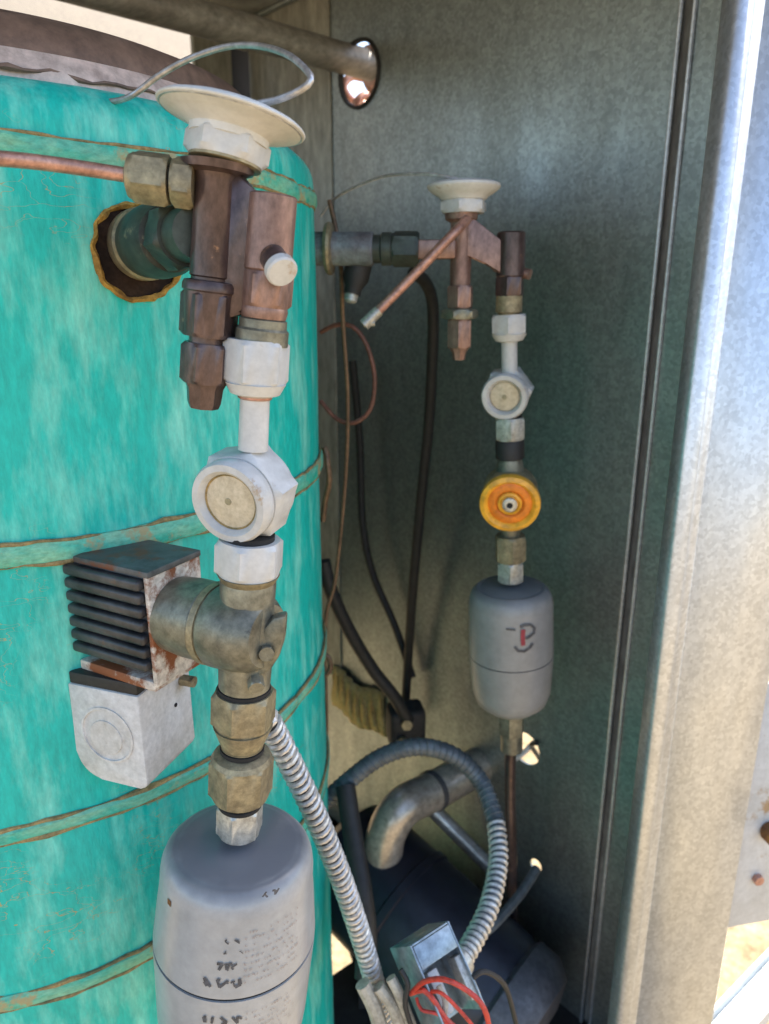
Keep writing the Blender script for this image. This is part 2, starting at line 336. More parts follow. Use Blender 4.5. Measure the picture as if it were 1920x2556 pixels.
# wall hole grommet
v = wl(898, 185); rr = 62 * (onplane(898, 185, W0, WN) - O).length / FPX
rg = lathe([(rr * .98, -.003), (rr * 1.07, -.004), (rr * 1.1, 0), (rr * 1.07, .004), (rr * .98, .003), (rr * .98, -.003)], 36, Matrix.Translation((v.x, 0, v.z)) @ Matrix.Rotation(R(90), 4, 'X'))
obj('grommet', rg, 'black', side)
for hx_, hy_, hw_ in ((1312, 1868, .05), (1338, 2160, .03)):
    v = wl(hx_, hy_)
    obj('sun_block_shelf', box((v.x - hw_, min(-inward * .004, -inward * .05), v.z + .028), (v.x + hw_, max(-inward * .004, -inward * .05), v.z + .031), bev=.0006), 'gal', side)  # unseen shelf added outside to stop sunbeams through the hole
v = wl(1312, 1868); yo = -inward
obj('wire_tail', tube([(v.x + .02, -yo * .006, v.z - .03), (v.x + .006, yo * .004, v.z - .012), (v.x - .002, yo * .03, v.z + .002), (v.x - .008, yo * .08, v.z - .03)], .0035, 8), 'white', side)
obj('wire_tail', tube([(v.x - .02, -yo * .005, v.z + .02), (v.x - .006, yo * .004, v.z + .006), (v.x - .004, yo * .03, v.z - .03)], .003, 8), 'black', side)
bm = bmesh.new(); cols = []  # pleated golden sheet added on the panel
for k in range(49):
    u = k / 48; xg = g0.x + (g1.x - g0.x) * u; cols_ = []
    for q in range(7):
        t = q / 6; wv = .5 + .5 * math.sin(u * 46 + .8 * math.sin(t * 3)); e_ = math.sin(math.pi * min(1, max(0, u))) ** .35 * math.sin(math.pi * (.08 + .84 * t)) ** .5
        d_ = .002 + (.010 + .008 * wv) * e_
        cols_.append(bm.verts.new((xg + .004 * math.sin(t * 5 + k), inward * d_, g1.z - .012 + (g0.z - g1.z + .03) * t + .006 * math.sin(u * 9))))
    cols.append(cols_)
for a, b in zip(cols, cols[1:]):
    for q in range(6): bm.faces.new((a[q], b[q], b[q + 1], a[q + 1]))
scr = obj('pleated_scrap', bm, 'goldsheet', None); scr.matrix_world = WM
scr.modifiers.new('s', 'SOLIDIFY').thickness = .002
tag(scr, 'crumpled golden sheet on the panel, low beside the vessel', 'insulation')  # insulation is only the category; a plain golden sheet added here
# back panel (from the corner to where the sunlit stand-in wall shows)
BMX = frame(Vector((cor.x, cor.y, 0)), UP, -BD)
BN = Vector((-WD.x, -WD.y, 0))
def bl(px, py): return BMX.inverted() @ onplane(px, py, Vector((cor.x, cor.y, 0)), BN)
ysgn = 1 if (BMX.to_3x3() @ Vector((0, 1, 0))).dot(BN) < 0 else -1     # local y direction that leads outwards
back = thing('back_panel', 'narrow dusty beige back panel with a black vertical slot, behind the white valve dome', 'panel', BMX)
e0 = bl(482, 100).x
pb = obj('sheet', box((.0035, min(0, ysgn * .003), FLOORZ + .3), (e0, max(0, ysgn * .003), ROOFZ - .002)), 'backgal', back)
obj('backlight_block_sheet', box((e0, min(0, ysgn * .003), FLOORZ + .3), (.95, max(0, ysgn * .003), CZ + .135)), 'backgal', back)  # unseen sheet added to keep backlight off the rear fittings
q0, q1 = bl(622, 128), bl(585, 300)
cut(pb, [box((min(q0.x, q1.x), -.05, q1.z), (max(q0.x, q1.x), .05, q0.z))])
obj('slot_backing', box((min(q0.x, q1.x) - .02, min(ysgn * .02, ysgn * .022), q1.z - .02), (max(q0.x, q1.x) + .02, max(ysgn * .02, ysgn * .022), q0.z + .03)), 'gap', back)
obj('edge_fold', tube([(e0, 0, FLOORZ + .3), (e0, 0, ROOFZ - .003)], .004, 10, smooth=False), 'backgal', back)
# roof
FP = Vector((pst.x, pst.y, 0))
def rp(a, b): return FP + BD * a + WD * b
bm = bmesh.new(); vs = []
for z in (ROOFZ, ROOFZ + .004):
    vs.append([bm.verts.new((p.x, p.y, z)) for p in (rp(.10, -.10), rp(.10, tc_ - tp_ + .02), rp(-1.15, tc_ - tp_ + .02), rp(-1.15, -.10))])
bm.faces.new(vs[0]); bm.faces.new(vs[1])
for k in range(4): bm.faces.new((vs[0][k], vs[0][(k + 1) % 4], vs[1][(k + 1) % 4], vs[1][k]))
rf = thing('roof_panel', 'sheet metal roof of the cabinet meeting the side panel at the very top', 'panel')
obj('sheet', bm, 'roof', rf)
bm = tube([rp(-.006, .3) + UP * (ROOFZ - .004), rp(-.006, tc_ - tp_ - .004) + UP * (ROOFZ - .004)], .004, 8, smooth=False)
obj('roof_flange', bm, 'gal', rf)
# added outside wall, standing in for the sunlit part of the back panel
nb = thing('sunlit_wall_stand_in', 'added cream wall standing in for the sunlit back panel, glimpsed between the steel pipe and brown vessel head', 'cabinet', frame(Vector((-1.2, 2.3, 0)), UP, Vector((.45, .9, 0))))
obj('stand_in_wall', box((-1.6, 0, 0), (1.6, .6, 3.0), bev=.01), 'cream', nb)
obj('stand_in_cap', box((-1.63, -.03, 3.0), (1.63, .63, 3.04)), 'gal2', nb)
# base pan under the machinery
bm = bmesh.new()
PZ = CZ - .93
def pz(px, py):
    d = ray(px, py); return O + d * ((PZ - CZ) / d.z)
pts = [pz(862, 2240), pz(880, 2400), pz(800, 2455), pz(500, 2700), pz(1800, 2900), rp(.0, -.02), rp(.0, tc_ - tp_ - .004), pz(840, 1980)]
vs = [[bm.verts.new((p.x, p.y, z)) for p in pts] for z in (PZ, PZ - .01)]
bm.faces.new(vs[0]); bm.faces.new(vs[1])
for k in range(len(pts)): bm.faces.new((vs[0][k], vs[0][(k + 1) % len(pts)], vs[1][(k + 1) % len(pts)], vs[1][k]))
tag(obj('base_pan', bm, 'pan', smooth=False), 'black painted base pan under the compressor and conduits', 'base pan')

# door post at the right
PM = frame(at(1692, 1278, .60), UP, Vector((.98, .20, 0)))
PM.translation.z = 0
post = thing('door_post', 'pale galvanised door post with rolled edge at the right side of the opening', 'post', PM)
Z0, Z1 = CZ - 1.1, CZ + .6
k6 = mpp(1278, .60)
def extrude(prof, z0, z1):
    bm = bmesh.new(); a = [bm.verts.new((x, y, z0)) for x, y in prof]; b = [bm.verts.new((x, y, z1)) for x, y in prof]
    for k in range(len(prof) - 1): bm.faces.new((a[k], a[k + 1], b[k + 1], b[k]))
    return bm
W1, W2 = 78 * k6, 372 * k6
lip = [(.012, .022), (.0, .019), (-.0005, .004), (.001, .0), (.0125, -.0015), (.0140, .0005), (.0165, .0035), (.0245, .0052), (W1, .0065)]
o = obj('rolled_edge', extrude(lip, Z0, Z1), 'gal2', post, ang=28)
o.modifiers.new('s', 'SOLIDIFY').thickness = .0012
o = obj('face', extrude([(W1, .0067), (W2 - .004, .0067), (W2, .011), (W2, .05)], Z0, Z1), 'gal2', post, ang=60)
o.modifiers.new('s', 'SOLIDIFY').thickness = .0012
# rusty bracket outside the post
PI = PM.inverted()
def pl(px, py, dy=0.):
    p0 = PM @ Vector((0, .02 + dy, 0)); n = PM.to_3x3() @ Vector((0, 1, 0)); return PI @ onplane(px, py, p0, n)
a, b = pl(1905, 1700), pl(1905, 2290)
brk = thing('hinge_bracket', 'white steel hinge bracket with rusty stud, outside the door post', 'bracket', PM)
obj('plate', box((W2 + .002, .015, b.z), (W2 + .10, .018, a.z), bev=.001), 'rust' if 0 else 'white', brk)
c1 = pl(1900, 2062)
obj('stud', lathe([(0, 0), (.009, 0), (.011, .003), (.011, .012), (.007, .016), (0, .017)], 20, Matrix.Translation((c1.x + .004, .015, c1.z)) @ Matrix.Rotation(R(90), 4, 'X')), 'rustspot', brk)
c1 = pl(1880, 2182)
obj('screw', hexa(.006, 0, .006, Matrix.Translation((c1.x, .015, c1.z)) @ Matrix.Rotation(R(90), 4, 'X')), 'coppertube', brk)
# steel channel lying on the ground outside
def hz(px, py, z): d = ray(px, py); return O + d * ((z - CZ) / d.z)
p1, p2 = hz(1805, 2590, .42), hz(1990, 2385, .42)
cm = frame(p1, p2 - p1, UP)
chn = thing('steel_channel', 'grey steel channel with bright white edges at the bottom right corner', 'channel', cm)
cl_ = (p2 - p1).length
obj('web', box((-.002, -.022, -.3), (.002, .022, cl_ + .5)), 'zinc', chn)
for sgn in (-1, 1): obj('flange', box((-.004, sgn * .022 - .002, -.3), (.020, sgn * .022 + .002, cl_ + .5)), 'white', chn)
for z in (-.1, cl_ + .3): obj('leg', box((-.42, -.015, z), (-.0025, .015, z + .03)), 'zinc', chn)
obj('bolt', hexa(.012, 0, .01, frame(Vector((.002, 0, cl_ * .35)), Vector((1, 0, 0)))), 'coppertube', chn)

# ================================================================== TEAL VESSEL
BA = R(-26.9); BDC = .74; BR = BDC * .370
BC = Vector((BDC * math.sin(BA), BDC * math.cos(BA), 0))
ves = thing('insulated_vessel', 'large upright vessel coated in streaked teal foam with brown banded seams', 'vessel', Matrix.Translation(BC))
kz = BDC / .67733
def bz(v): return CZ + v * kz
def vesz(px, py, rad=None):            # height of the near barrel surface under a pixel
    d = ray(px, py); h = Vector((d.x, d.y)); c2 = Vector((BC.x, BC.y))
    A, B, C = h.dot(h), h.dot(c2), c2.dot(c2) - (rad or BR) ** 2
    t = (B - math.sqrt(max(B * B - A * C, 0))) / A; return O + d * t
RT_ = .243; ZT = vesz(100, 205, RT_).z  # upper edge of the teal
ZB1 = bz(.068) + .012
bm = bmesh.new()
prof = [(0, .05), (BR * .9, .05), (BR, .07)] + [(BR, .07 + (ZB1 - .07) * k / 60) for k in range(1, 61)]
prof += [(BR - (BR - RT_) * (1 - math.cos(t * math.pi / 2)) ** 1.1, ZB1 + (ZT - ZB1) * math.sin(t * math.pi / 2)) for t in (.15, .3, .45, .6, .75, .88, 1.)]
prof += [(RT_ - .006, ZT + .003), (0, ZT + .003)]
lathe(prof, 160, bm=bm)
for v in bm.verts:
    r = math.hypot(v.co.x, v.co.y)
    if r > .1:
        f = noise.noise(Vector((v.co.x * 5, v.co.y * 5, v.co.z * 3))) * .0022 + noise.noise(v.co * 22) * .0010
        v.co.x *= 1 + f / r; v.co.y *= 1 + f / r
ins = obj('insulation', bm, 'teal', ves)
hp = vesz(345, 632) - BC; hn = Vector((hp.x, hp.y, 0)).normalized()
HM = frame(Vector((hp.x, hp.y, hp.z)), hn, UP)
HR = 100 * (vesz(345, 632) - O).length / FPX
cut(ins, [lathe([(HR, -.07), (HR * 1.0, .05)], 40, HM)])
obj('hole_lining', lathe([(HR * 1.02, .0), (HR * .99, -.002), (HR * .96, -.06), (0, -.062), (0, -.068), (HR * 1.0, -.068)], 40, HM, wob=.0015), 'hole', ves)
bm = lathe([(HR * .93, -.006), (HR * .97, .0008), (HR * 1.045, .0022), (HR * 1.10, .0004), (HR * 1.04, -.004), (HR * .93, -.006)], 90, HM)
for v in bm.verts: v.co += noise.noise_vector(v.co * 130) * .0026
obj('foam_rim', bm, 'foam', ves)
# head above the teal
zt = ZT + .002
zc_, zh_ = vesz(100, 122, .236).z, vesz(100, 26, .222).z
obj('collar', lathe([(0, zt - .01), (RT_ - .004, zt - .01), (RT_ - .003, zt + .004), (.238, zt + .5 * (zc_ - zt)), (.233, zc_), (0, zc_)], 120), 'collar', ves)
obj('head', lathe([(.2335, zc_ - .004), (.2335, zc_), (.230, zc_ + .4 * (zh_ - zc_)), (.222, zc_ + .8 * (zh_ - zc_)), (.205, zh_ + .002), (.17, zh_ + .006), (0, zh_ + .012)], 120), 'brownhead', ves)  # brown upper part above the paler collar
bm = bmesh.new(); ring = []
for k in range(200):
    a = 2 * math.pi * k / 200; rr = RT_ - .003 + noise.noise(Vector((k * .3, 0, 0))) * .003
    ring.append(Vector((rr * math.cos(a), rr * math.sin(a), zt + .004 + noise.noise(Vector((0, k * .4, 3))) * .003)))
obj('torn_edge', tube(ring + [ring[0]], lambda s: .0011 + .0016 * noise.noise(Vector((s * 160, 0, 0))), 6, smooth=False), 'brownhead', ves)
# bands
BZ = [(bz(.068 + .0), .012), (bz(-.1375), .0140), (bz(-.3095), .0105), (bz(-.4315), .0125)]
for bi, (z, hgt) in enumerate(BZ):
    bm = lathe([(BR - .004, z - hgt * .5), (BR + .0018, z - hgt * .5), (BR + .0032, z - hgt * .3), (BR + .0034, z + hgt * .3), (BR + .0018, z + hgt * .5), (BR - .004, z + hgt * .5)], 140)
    for v in bm.verts:
        r = math.hypot(v.co.x, v.co.y); f = noise.noise(v.co * 30) * .0016; v.co.x *= 1 + f / r; v.co.y *= 1 + f / r
        a = math.atan2(v.co.y, v.co.x); v.co.z += noise.noise(Vector((a * 3, bi * 7, 0))) * .003 + noise.noise(Vector((a * 12, bi * 3, v.co.z * 90))) * .0015
    bd = obj('band', bm, 'tealband', ves)
    for e in (-1, 1):
        pts = []
        for k in range(181):
            a = 2 * math.pi * k / 180; q = Vector((a * 3, bi * 7, 0)) if k < 180 else Vector((0, bi * 7, 0))
            aa = a if a <= math.pi else a - 2 * math.pi
            zz = z + e * hgt * .5 + noise.noise(Vector((aa * 3, bi * 7, 0))) * .003 + noise.noise(Vector((aa * 22, e * 3, bi))) * .0022
            pts.append(Vector(((BR + .0014) * math.cos(a), (BR + .0014) * math.sin(a), zz)))
        rad = .0011 if bi < 2 else .0015
        obj('seam_edge', tube(pts, lambda s, rad=rad, e=e: max(.00025, rad * (1 + 1.3 * noise.noise(Vector((s * 30, e * 5, bi))))), 7, smooth=False), 'seam', bd)

# ================================================================== FRONT EXPANSION VALVE
YF = .39
T = Line((545, 400), (510, 1000), YF, 640)
tx = thing('expansion_valve', 'large brown expansion valve with wide white dome in front of the teal vessel', 'valve', T.m, 'expansion valves')
kx = T.k(640)
def X(px, py): return T.l(px, py).x
dm = T.l(568, 370); DMX = Matrix.Translation((dm.x, 0, dm.z)) @ Matrix.Rotation(R(4.5), 4, 'Y') @ Matrix.Rotation(R(-5), 4, 'X') @ Matrix.Translation((0, 0, -dm.z))
def dpr(rows): return [(hw * T.k(py), T.l(572, py).z) for hw, py in rows]
dome = obj('power_head', lathe(dpr([(0, 252), (70, 254), (118, 263), (150, 273), (176, 283), (184, 289), (186, 293), (184, 297), (178, 299), (172, 303), (166, 304), (158, 309), (150, 310), (140, 315), (112, 325), (100, 333), (98, 352), (0, 352)]), 64, DMX), 'whitecap', tx)
obj('rim_groove', lathe(dpr([(177, 298.5), (179, 300), (177, 302), (174, 300), (177, 298.5)]), 64, DMX), 'capil', dome)
(r0, za), (_, zb) = dpr([(102, 333), (102, 405)])
obj('hex_nut', hexa(r0 / .955, zb, za, DMX, phase=R(8)), 'white', tx)
obj('gasket', lathe(dpr([(84, 402), (90, 404), (90, 412), (84, 414)]), 40, DMX), 'brass', tx)
# main body, stepped
def tz(py): return T.z(py)
def tr(hw, py): return hw * T.k(py)
body = [(92, 408), (88, 428), (60, 436), (54, 450), (54, 690), (50, 694), (50, 704)]
obj('body', lathe([(tr(h, y), tz(y)) for h, y in body], 40), 'brown', tx)
obj('bottom_collar', lathe([(tr(h, y), tz(y)) for h, y in [(50, 700), (66, 703), (70, 712), (70, 726), (66, 730), (62, 832), (58, 840), (40, 842)]], 40), 'brown', tx)
hx = obj('bottom_hex', hexa(tr(72, 745), tz(840), tz(728), phase=R(14)), 'brown', tx)
obj('bottom_neck', lathe([(tr(h, y), tz(y)) for h, y in [(46, 838), (46, 862)]], 32), 'brown', tx)
obj('adjusting_cap', hexa(tr(64, 900), tz(955), tz(856), phase=R(20)), 'brown', tx)
obj('cap_end', lathe([(tr(h, y), tz(y)) for h, y in [(56, 948), (46, 968), (42, 1004), (36, 1018), (0, 1020)]], 8), 'brown', tx)
# web to the inlet branch
poly = [(X(p, q), T.l(p, q).z) for p, q in [(548, 428), (600, 432), (640, 478), (690, 520), (690, 700), (640, 742), (606, 786), (560, 800), (540, 700)]]
obj('web', prism(poly, -.006, .012, bev=.0018), 'brown', tx)
IX = X(676, 560); IM = Matrix.Translation((IX, 0, 0))
def ilt(rows, n=40): return lathe([(tr(h, y), tz(y)) for h, y in rows], n, IM)
obj('inlet_branch', ilt([(0, 466), (56, 466), (61, 471), (61, 655), (57, 660), (57, 664)]), 'copper', tx)
obj('inlet_hex', hexa(tr(68, 700), tz(748), tz(660), IM, phase=R(10)), 'copper', tx)
obj('inlet_ring', ilt([(50, 746), (58, 748), (60, 758), (56, 776), (48, 780)]), 'copper', tx)
obj('inlet_seat', ilt([(52, 776), (60, 780), (60, 800), (66, 806), (66, 842), (46, 846)]), 'olive', tx)
cs = T.l(676, 640); cdir = Vector((.50, -.72, -.48)).normalized()
CM = frame(Vector((cs.x + .002, -.010, cs.z)), cdir)
obj('cap_screw', lathe([(0, 0), (.0062, 0), (.0066, .001), (.0066, .010), (0, .010)], 24, CM), 'brown', tx)
obj('cap_disc', lathe([(.0068, .0095), (.0078, .0105), (.0078, .0140), (.0070, .0150), (0, .0152)], 24, CM), 'white', tx)
# outlet towards the vessel
o0 = T.inv @ at(492, 582, YF); hw = T.inv @ (vesz(352, 612)); od = (hw - o0)
OM = frame(o0, od.normalized(), Vector((0, 0, 1))); ol = od.length
obj('outlet_neck', lathe([(.0125, 0), (.0135, .012), (.0135, ol * .34)], 32, OM), 'darkgreen', tx)
obj('outlet_collar', hexa(.0178, ol * .16, ol * .38, OM, phase=R(10)), 'darkgreen', tx)
obj('outlet_nut', lathe([(.013, ol * .40), (.0172, ol * .42), (.0195, ol * .50), (.0202, ol * .66), (.0190, ol * .84), (.0165, ol * .9), (0, ol * .9)], 40, OM), 'darkgreen', tx)
obj('nut_ring', lathe([(.0190, ol * .84), (.0203, ol * .86), (.0203, ol * .97), (.0175, ol * 1.0), (.0175, ol * 1.35), (0, ol * 1.35)], 40, OM), 'brass', tx)

# equalising copper tube with flare nut
e1 = at(498, 462, YF - .004); e2 = at(315, 438, YF - .006); ed = (e2 - e1).normalized(); el = (e2 - e1).length
EM = frame(e1, ed, UP)
eq = thing('equaliser_tube', 'straight copper tube with brass flare nut, entering from the left edge', 'copper tube', EM)
obj('adapter', hexa(.0118, el * .06, el * .36, EM.inverted() @ EM, phase=R(5)), 'brass', eq)
obj('neck', lathe([(.0075, el * .3), (.0075, el * .5)], 24), 'gap', eq)
obj('flare_nut', hexa(.0124, el * .40, el * .90, phase=R(12)), 'brass', eq)
obj('nut_shoulder', lathe([(.0108, el * .88), (.0098, el * .95), (.0055, el * 1.0), (0, el * 1.0)], 28), 'brass', eq)
EI = EM.inverted()
obj('tube', tube([EI @ e2 - Vector((0, 0, .01)), EI @ at(150, 412, YF - .015), EI @ at(0, 396, YF - .03), EI @ at(-160, 392, YF - .045)], .0034, 14), 'coppertube', eq)

# capillary of the front valve
cap = [at(620, 262, .385), at(690, 250, .38), at(752, 224, .375), at(776, 200, .375), at(765, 175, .38), at(715, 135, .40), at(640, 114, .42), at(560, 118, .435), at(470, 148, .445), at(395, 190, .45), at(340, 232, .452), at(300, 250, .46), at(240, 256, .47)]
ct = obj('capillary_tube', tube(cap, .0016, 10), 'capil'); tag(ct, 'thin pale capillary looping above the large front valve dome', 'capillary')

# ================================================================== FRONT LIQUID LINE: sight glass, solenoid, drier
L = Line((640, 900), (598, 2050), YF)
def lpr(rows, n=40, Ln=None): return lathe((Ln or LS).pr(rows), n)
LS = L.origin_at(1230)
sg = thing('sight_glass', 'large white sight glass with round cloudy lens above the ribbed solenoid coil', 'sight glass', LS.m, 'sight glasses')
obj('flare_nut', hexpr(LS, 80, 852, 968, R(18)), 'white', sg)
obj('nut_shoulder', lpr([(76, 964), (62, 990), (44, 994)]), 'white', sg)
obj('copper_ring', lpr([(40, 990), (43, 992), (43, 999), (40, 1001)]), 'coppertube', sg)
obj('stem', lpr([(37, 990), (37, 1130)]), 'white', sg)
fc = LS.l(603, 1236); fn = (LS.inv.to_3x3() @ Vector((-.36, -.93, -.10))).normalized()
k1 = LS.k(1236); FM = frame(Vector((fc.x, 0, fc.z)) + fn * .004, fn, LS.inv.to_3x3() @ UP)
obj('body', hexa(124 * k1, -.022, .0, FM @ Matrix.Translation((0, 0, 0)), phase=R(30 + 8), ch=.06), 'white', sg)
obj('ring', lathe([(84 * k1, -.002), (103 * k1, 0), (106 * k1, .003), (106 * k1, .008), (100 * k1, .0105), (84 * k1, .0108), (74 * k1, .0085), (70 * k1, .006), (70 * k1, 0)], 56, FM), 'white', sg)
ln = obj('lens', lathe([(73 * k1, .0045), (68 * k1, .0068), (40 * k1, .0082), (0, .0086)], 48, FM), 'glass', sg)
obj('indicator', lathe([(9 * k1, .0080), (9 * k1, .0088), (0, .0089)], 20, FM @ Matrix.Translation((.0008, .0005, .0))), 'dot', ln)
obj('lens_edge_shade', lathe([(70 * k1, .0058), (72.5 * k1, .0072), (70.5 * k1, .0076), (67.5 * k1, .0070), (70 * k1, .0058)], 48, FM), 'seam', sg)  # brown ring painting the dark shading around the lens edge
obj('lower_neck', lpr([(46, 1345), (62, 1352), (62, 1378)]), 'gap', sg)
obj('lower_nut', hexpr(LS, 84, 1372, 1462, R(25)), 'white', sg)
obj('lower_shoulder', lpr([(78, 1460), (68, 1474), (50, 1476)]), 'brass', sg)

LV = L.origin_at(1560)
sv = thing('solenoid_valve', 'olive brass solenoid valve with black ribbed coil and chalky white box below', 'solenoid valve', LV.m, 'solenoid valves')
obj('body', lpr([(66, 1466), (70, 1480), (68, 1530), (74, 1570), (80, 1610), (76, 1650), (66, 1690), (64, 1742), (50, 1750)], 40, LV), 'olive', sv)
R3 = LV.inv.to_3x3()
ca = (R3 @ Vector((-.885, .465, .0))).normalized()           # valve -> coil
vc = LV.l(606, 1572); vc.y = 0
kv = LV.k(1572)
AM = frame(vc, ca, R3 @ UP)                                  # local x up, z towards the coil
obj('bonnet', lathe([(0, -.018), (.018, -.018), (.0225, -.012), (.0245, -.004), (.0250, .014), (.0235, .0165)], 44, AM), 'olive', sv)
obj('bonnet_ring', lathe([(.0215, .016), (.0246, .0165), (.0250, .0205), (.0215, .021)], 44, AM), 'brass', sv)
obj('bonnet_barrel', lathe([(.0222, .0205), (.0238, .0225), (.0240, .036), (.0228, .0495), (0, .0495)], 44, AM), 'olive', sv)
front = 1 if (AM.to_3x3() @ Vector((0, 1, 0))).y < 0 else -1
# coil block: front-right corner edge at x=360; built in axis frame: x up, y sideways, z along the axis
c0 = .049
cw, ch_, cl = .0228, .034, .066
obj('yoke', box((-ch_ - .006, -cw + .001, c0), (ch_ - .001, cw, c0 + .0035), AM, bev=.001), 'rust', sv)
obj('yoke_foot', box((-ch_ - .0095, -cw + .001, c0 + .002), (-ch_ - .003, cw, c0 + cl), AM, bev=.001), 'rust', sv)
coil = obj('coil', box((-ch_ + .001, -cw + .003, c0 + .0038), (ch_ - .004, cw - .001, c0 + cl - .002), AM, bev=.002), 'blackplastic', sv)
obj('top_plate', box((ch_ - .004, -cw + .0005, c0 - .001), (ch_, cw, c0 + cl - .006), AM, bev=.0008), 'greyplate', sv)
for side_ in (front, -front):
    for k in range(7):
        xk = ch_ - .0085 - k * .0086
        bm = box((xk - .0036, min(side_ * (cw - .004), side_ * (cw + .003)), c0 + .0042), (xk + .0030, max(side_ * (cw - .004), side_ * (cw + .003)), c0 + cl + .001), AM, bev=.0021, seg=3)
        obj('rib', bm, 'blackplastic', coil)
for k in range(7):
    xk = ch_ - .0085 - k * .0086
    obj('rib', box((xk - .0036, -cw + .002, c0 + cl - .004), (xk + .0030, cw - .002, c0 + cl + .003), AM, bev=.0021), 'blackplastic', coil)
# junction box under the coil, same heading
jb0 = -ch_ - .0105
bxm = AM @ Matrix.Translation((jb0 - .003, -front * .002, c0 + .049)) @ Matrix.Rotation(R(-9 * front), 4, 'X')
pr_ = [(-.004, -.0265), (-.004, .0265)]
for cx_, cz_, r_, a0, a1 in ((-.071 + .018, .0265 - .018, .018, 90, 180), (-.071 + .005, -.0265 + .005, .005, 180, 270)):
    pr_ += [(cx_ + r_ * math.cos(R(a0 + (a1 - a0) * k / 6)), cz_ + r_ * math.sin(R(a0 + (a1 - a0) * k / 6))) for k in range(7)]
bm = prism(pr_, -.0275, .0275, bev=.0012)
bmesh.ops.transform(bm, matrix=bxm, verts=bm.verts)
jb = obj('junction_box', bm, 'boxwhite', sv)
obj('box_lid', box((-.004, -.0265, -.0255), (.004, .0265, .0255), bxm, bev=.001), 'black', jb)
KM = bxm @ frame(Vector((-.036, front * .0275, 0)), Vector((0, front, 0)), Vector((1, 0, 0)))
for ri, ra in enumerate((.0195,)):
    obj('knockout_ring', lathe([(ra, -.001), (ra + .0003, .0008), (ra - .0012, .0010), (ra - .0017, -.001)], 40, KM), 'boxwhite', jb)
obj('knockout_disc', lathe([(.0125, -.001), (.0120, .0007), (.006, .0009), (0, .0004)], 32, KM @ Matrix.Translation((-.002, .001, 0))), 'boxwhite', jb)
for (a, b) in ((-.010, -.020), (-.030, -.021)):
    SMx = bxm @ frame(Vector((a, 0, -.0265)) + Vector((0, b + .03, 0)), Vector((0, 0, -1)), Vector((1, 0, 0)))
    obj('rivet', lathe([(.0014, -.001), (.0014, .0006), (0, .0012)], 12, SMx), 'gap', jb)
obj('box_screw', hexa(.0042, 0, .010, bxm @ frame(Vector((-.016, front * -.018, -.0265)), Vector((0, 0, -1)), Vector((1, 0, 0)))), 'brass', jb)
# ear flange on the right of the body
ep = [(664, 1548), (690, 1520), (722, 1512), (718, 1560), (706, 1612), (680, 1652), (640, 1668), (622, 1640)]
poly = [(LV.l(a, b).x, LV.l(a, b).z) for a, b in ep]
obj('ear_flange', prism(poly, -.013, -.004, bev=.0022), 'olive', sv)
es = LV.l(672, 1600)
obj('flange_bolt', hexa(.0048, -.004, .004, frame(Vector((es.x, -.0135, es.z)), Vector((.3, -1, .1)))), 'olive', sv)
es = LV.l(648, 1672)
obj('flange_bolt', hexa(.0048, -.004, .005, frame(Vector((es.x, -.014, es.z)), Vector((.3, -1, -.3)))), 'olive', sv)
for k in range(4):
    y_ = 1872 + k * 5
    obj('thread', lpr([(48, y_), (53, y_ + 1.2), (53, y_ + 2.4), (48, y_ + 3.6)], 32, LV), 'brass', sv)
obj('gasket', lpr([(60, 1742), (66, 1746), (66, 1756), (60, 1760)], 40, LV), 'gap', sv)
obj('outlet_nut', hexpr(LV, 78, 1762, 1850, R(20)), 'brass', sv)
obj('outlet_shoulder', lpr([(74, 1848), (52, 1886), (46, 1900)], 40, LV), 'brass', sv)

LD = L.origin_at(2150)
fd = thing('filter_drier', 'large grey filter drier with dark top and printed label at bottom left', 'filter drier', LD.m, 'filter driers')
obj('gasket', lpr([(48, 1890), (55, 1894), (55, 1902), (48, 1906)], 40, LD), 'gap', fd)
obj('flare_cone', lpr([(52, 1904), (70, 1922), (76, 1936)], 40, LD), 'brass', fd)
obj('flare_nut', hexpr(LD, 77, 1934, 2032, R(16)), 'brass', fd)
obj('nut_gap', lpr([(52, 2030), (54, 2033), (54, 2040)], 40, LD), 'gap', fd)
obj('neck_hex', hexpr(LD, 56, 2040, 2112, R(22)), 'silver', fd)
ztop = LD.z(2098); rT = 188 * LD.k(2100); rS = .0522; zs = LD.z(2318)
h = ztop - zs
M['drierfront'] = painted_top_shade(M['drier'], ztop - .0075, ztop - .0005, (.125, .125, .135))
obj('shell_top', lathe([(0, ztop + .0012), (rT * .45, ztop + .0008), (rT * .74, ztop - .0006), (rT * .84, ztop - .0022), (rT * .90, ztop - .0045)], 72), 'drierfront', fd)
up = [(rT * .83, ztop - .0014), (rT * .90, ztop - .0036), (rT * .955, ztop - .0068), (rT * .99, ztop - .0115), (rT * 1.005, ztop - .0165), (rT * 1.01, ztop - .026), (rT * 1.02, ztop - .030), (rT * 1.03, ztop - .034), (rS, zs + .004), (rS * .999, zs + .0013)]
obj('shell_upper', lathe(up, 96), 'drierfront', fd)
obj('weld_seam', lathe([(rS - .003, zs + .0014), (rS - .0012, zs + .0012), (rS - .0012, zs - .0012), (rS - .003, zs - .0014)], 96), 'gap', fd)
lo = [(rS * .999, zs - .0013), (rS, zs - .004), (rS * .975, zs - .03), (rS * .95, zs - .06), (rS * .90, zs - .085), (rS * .75, zs - .098), (rS * .3, zs - .105), (0, zs - .105)]
obj('shell_lower', lathe(lo, 96), 'drier', fd)
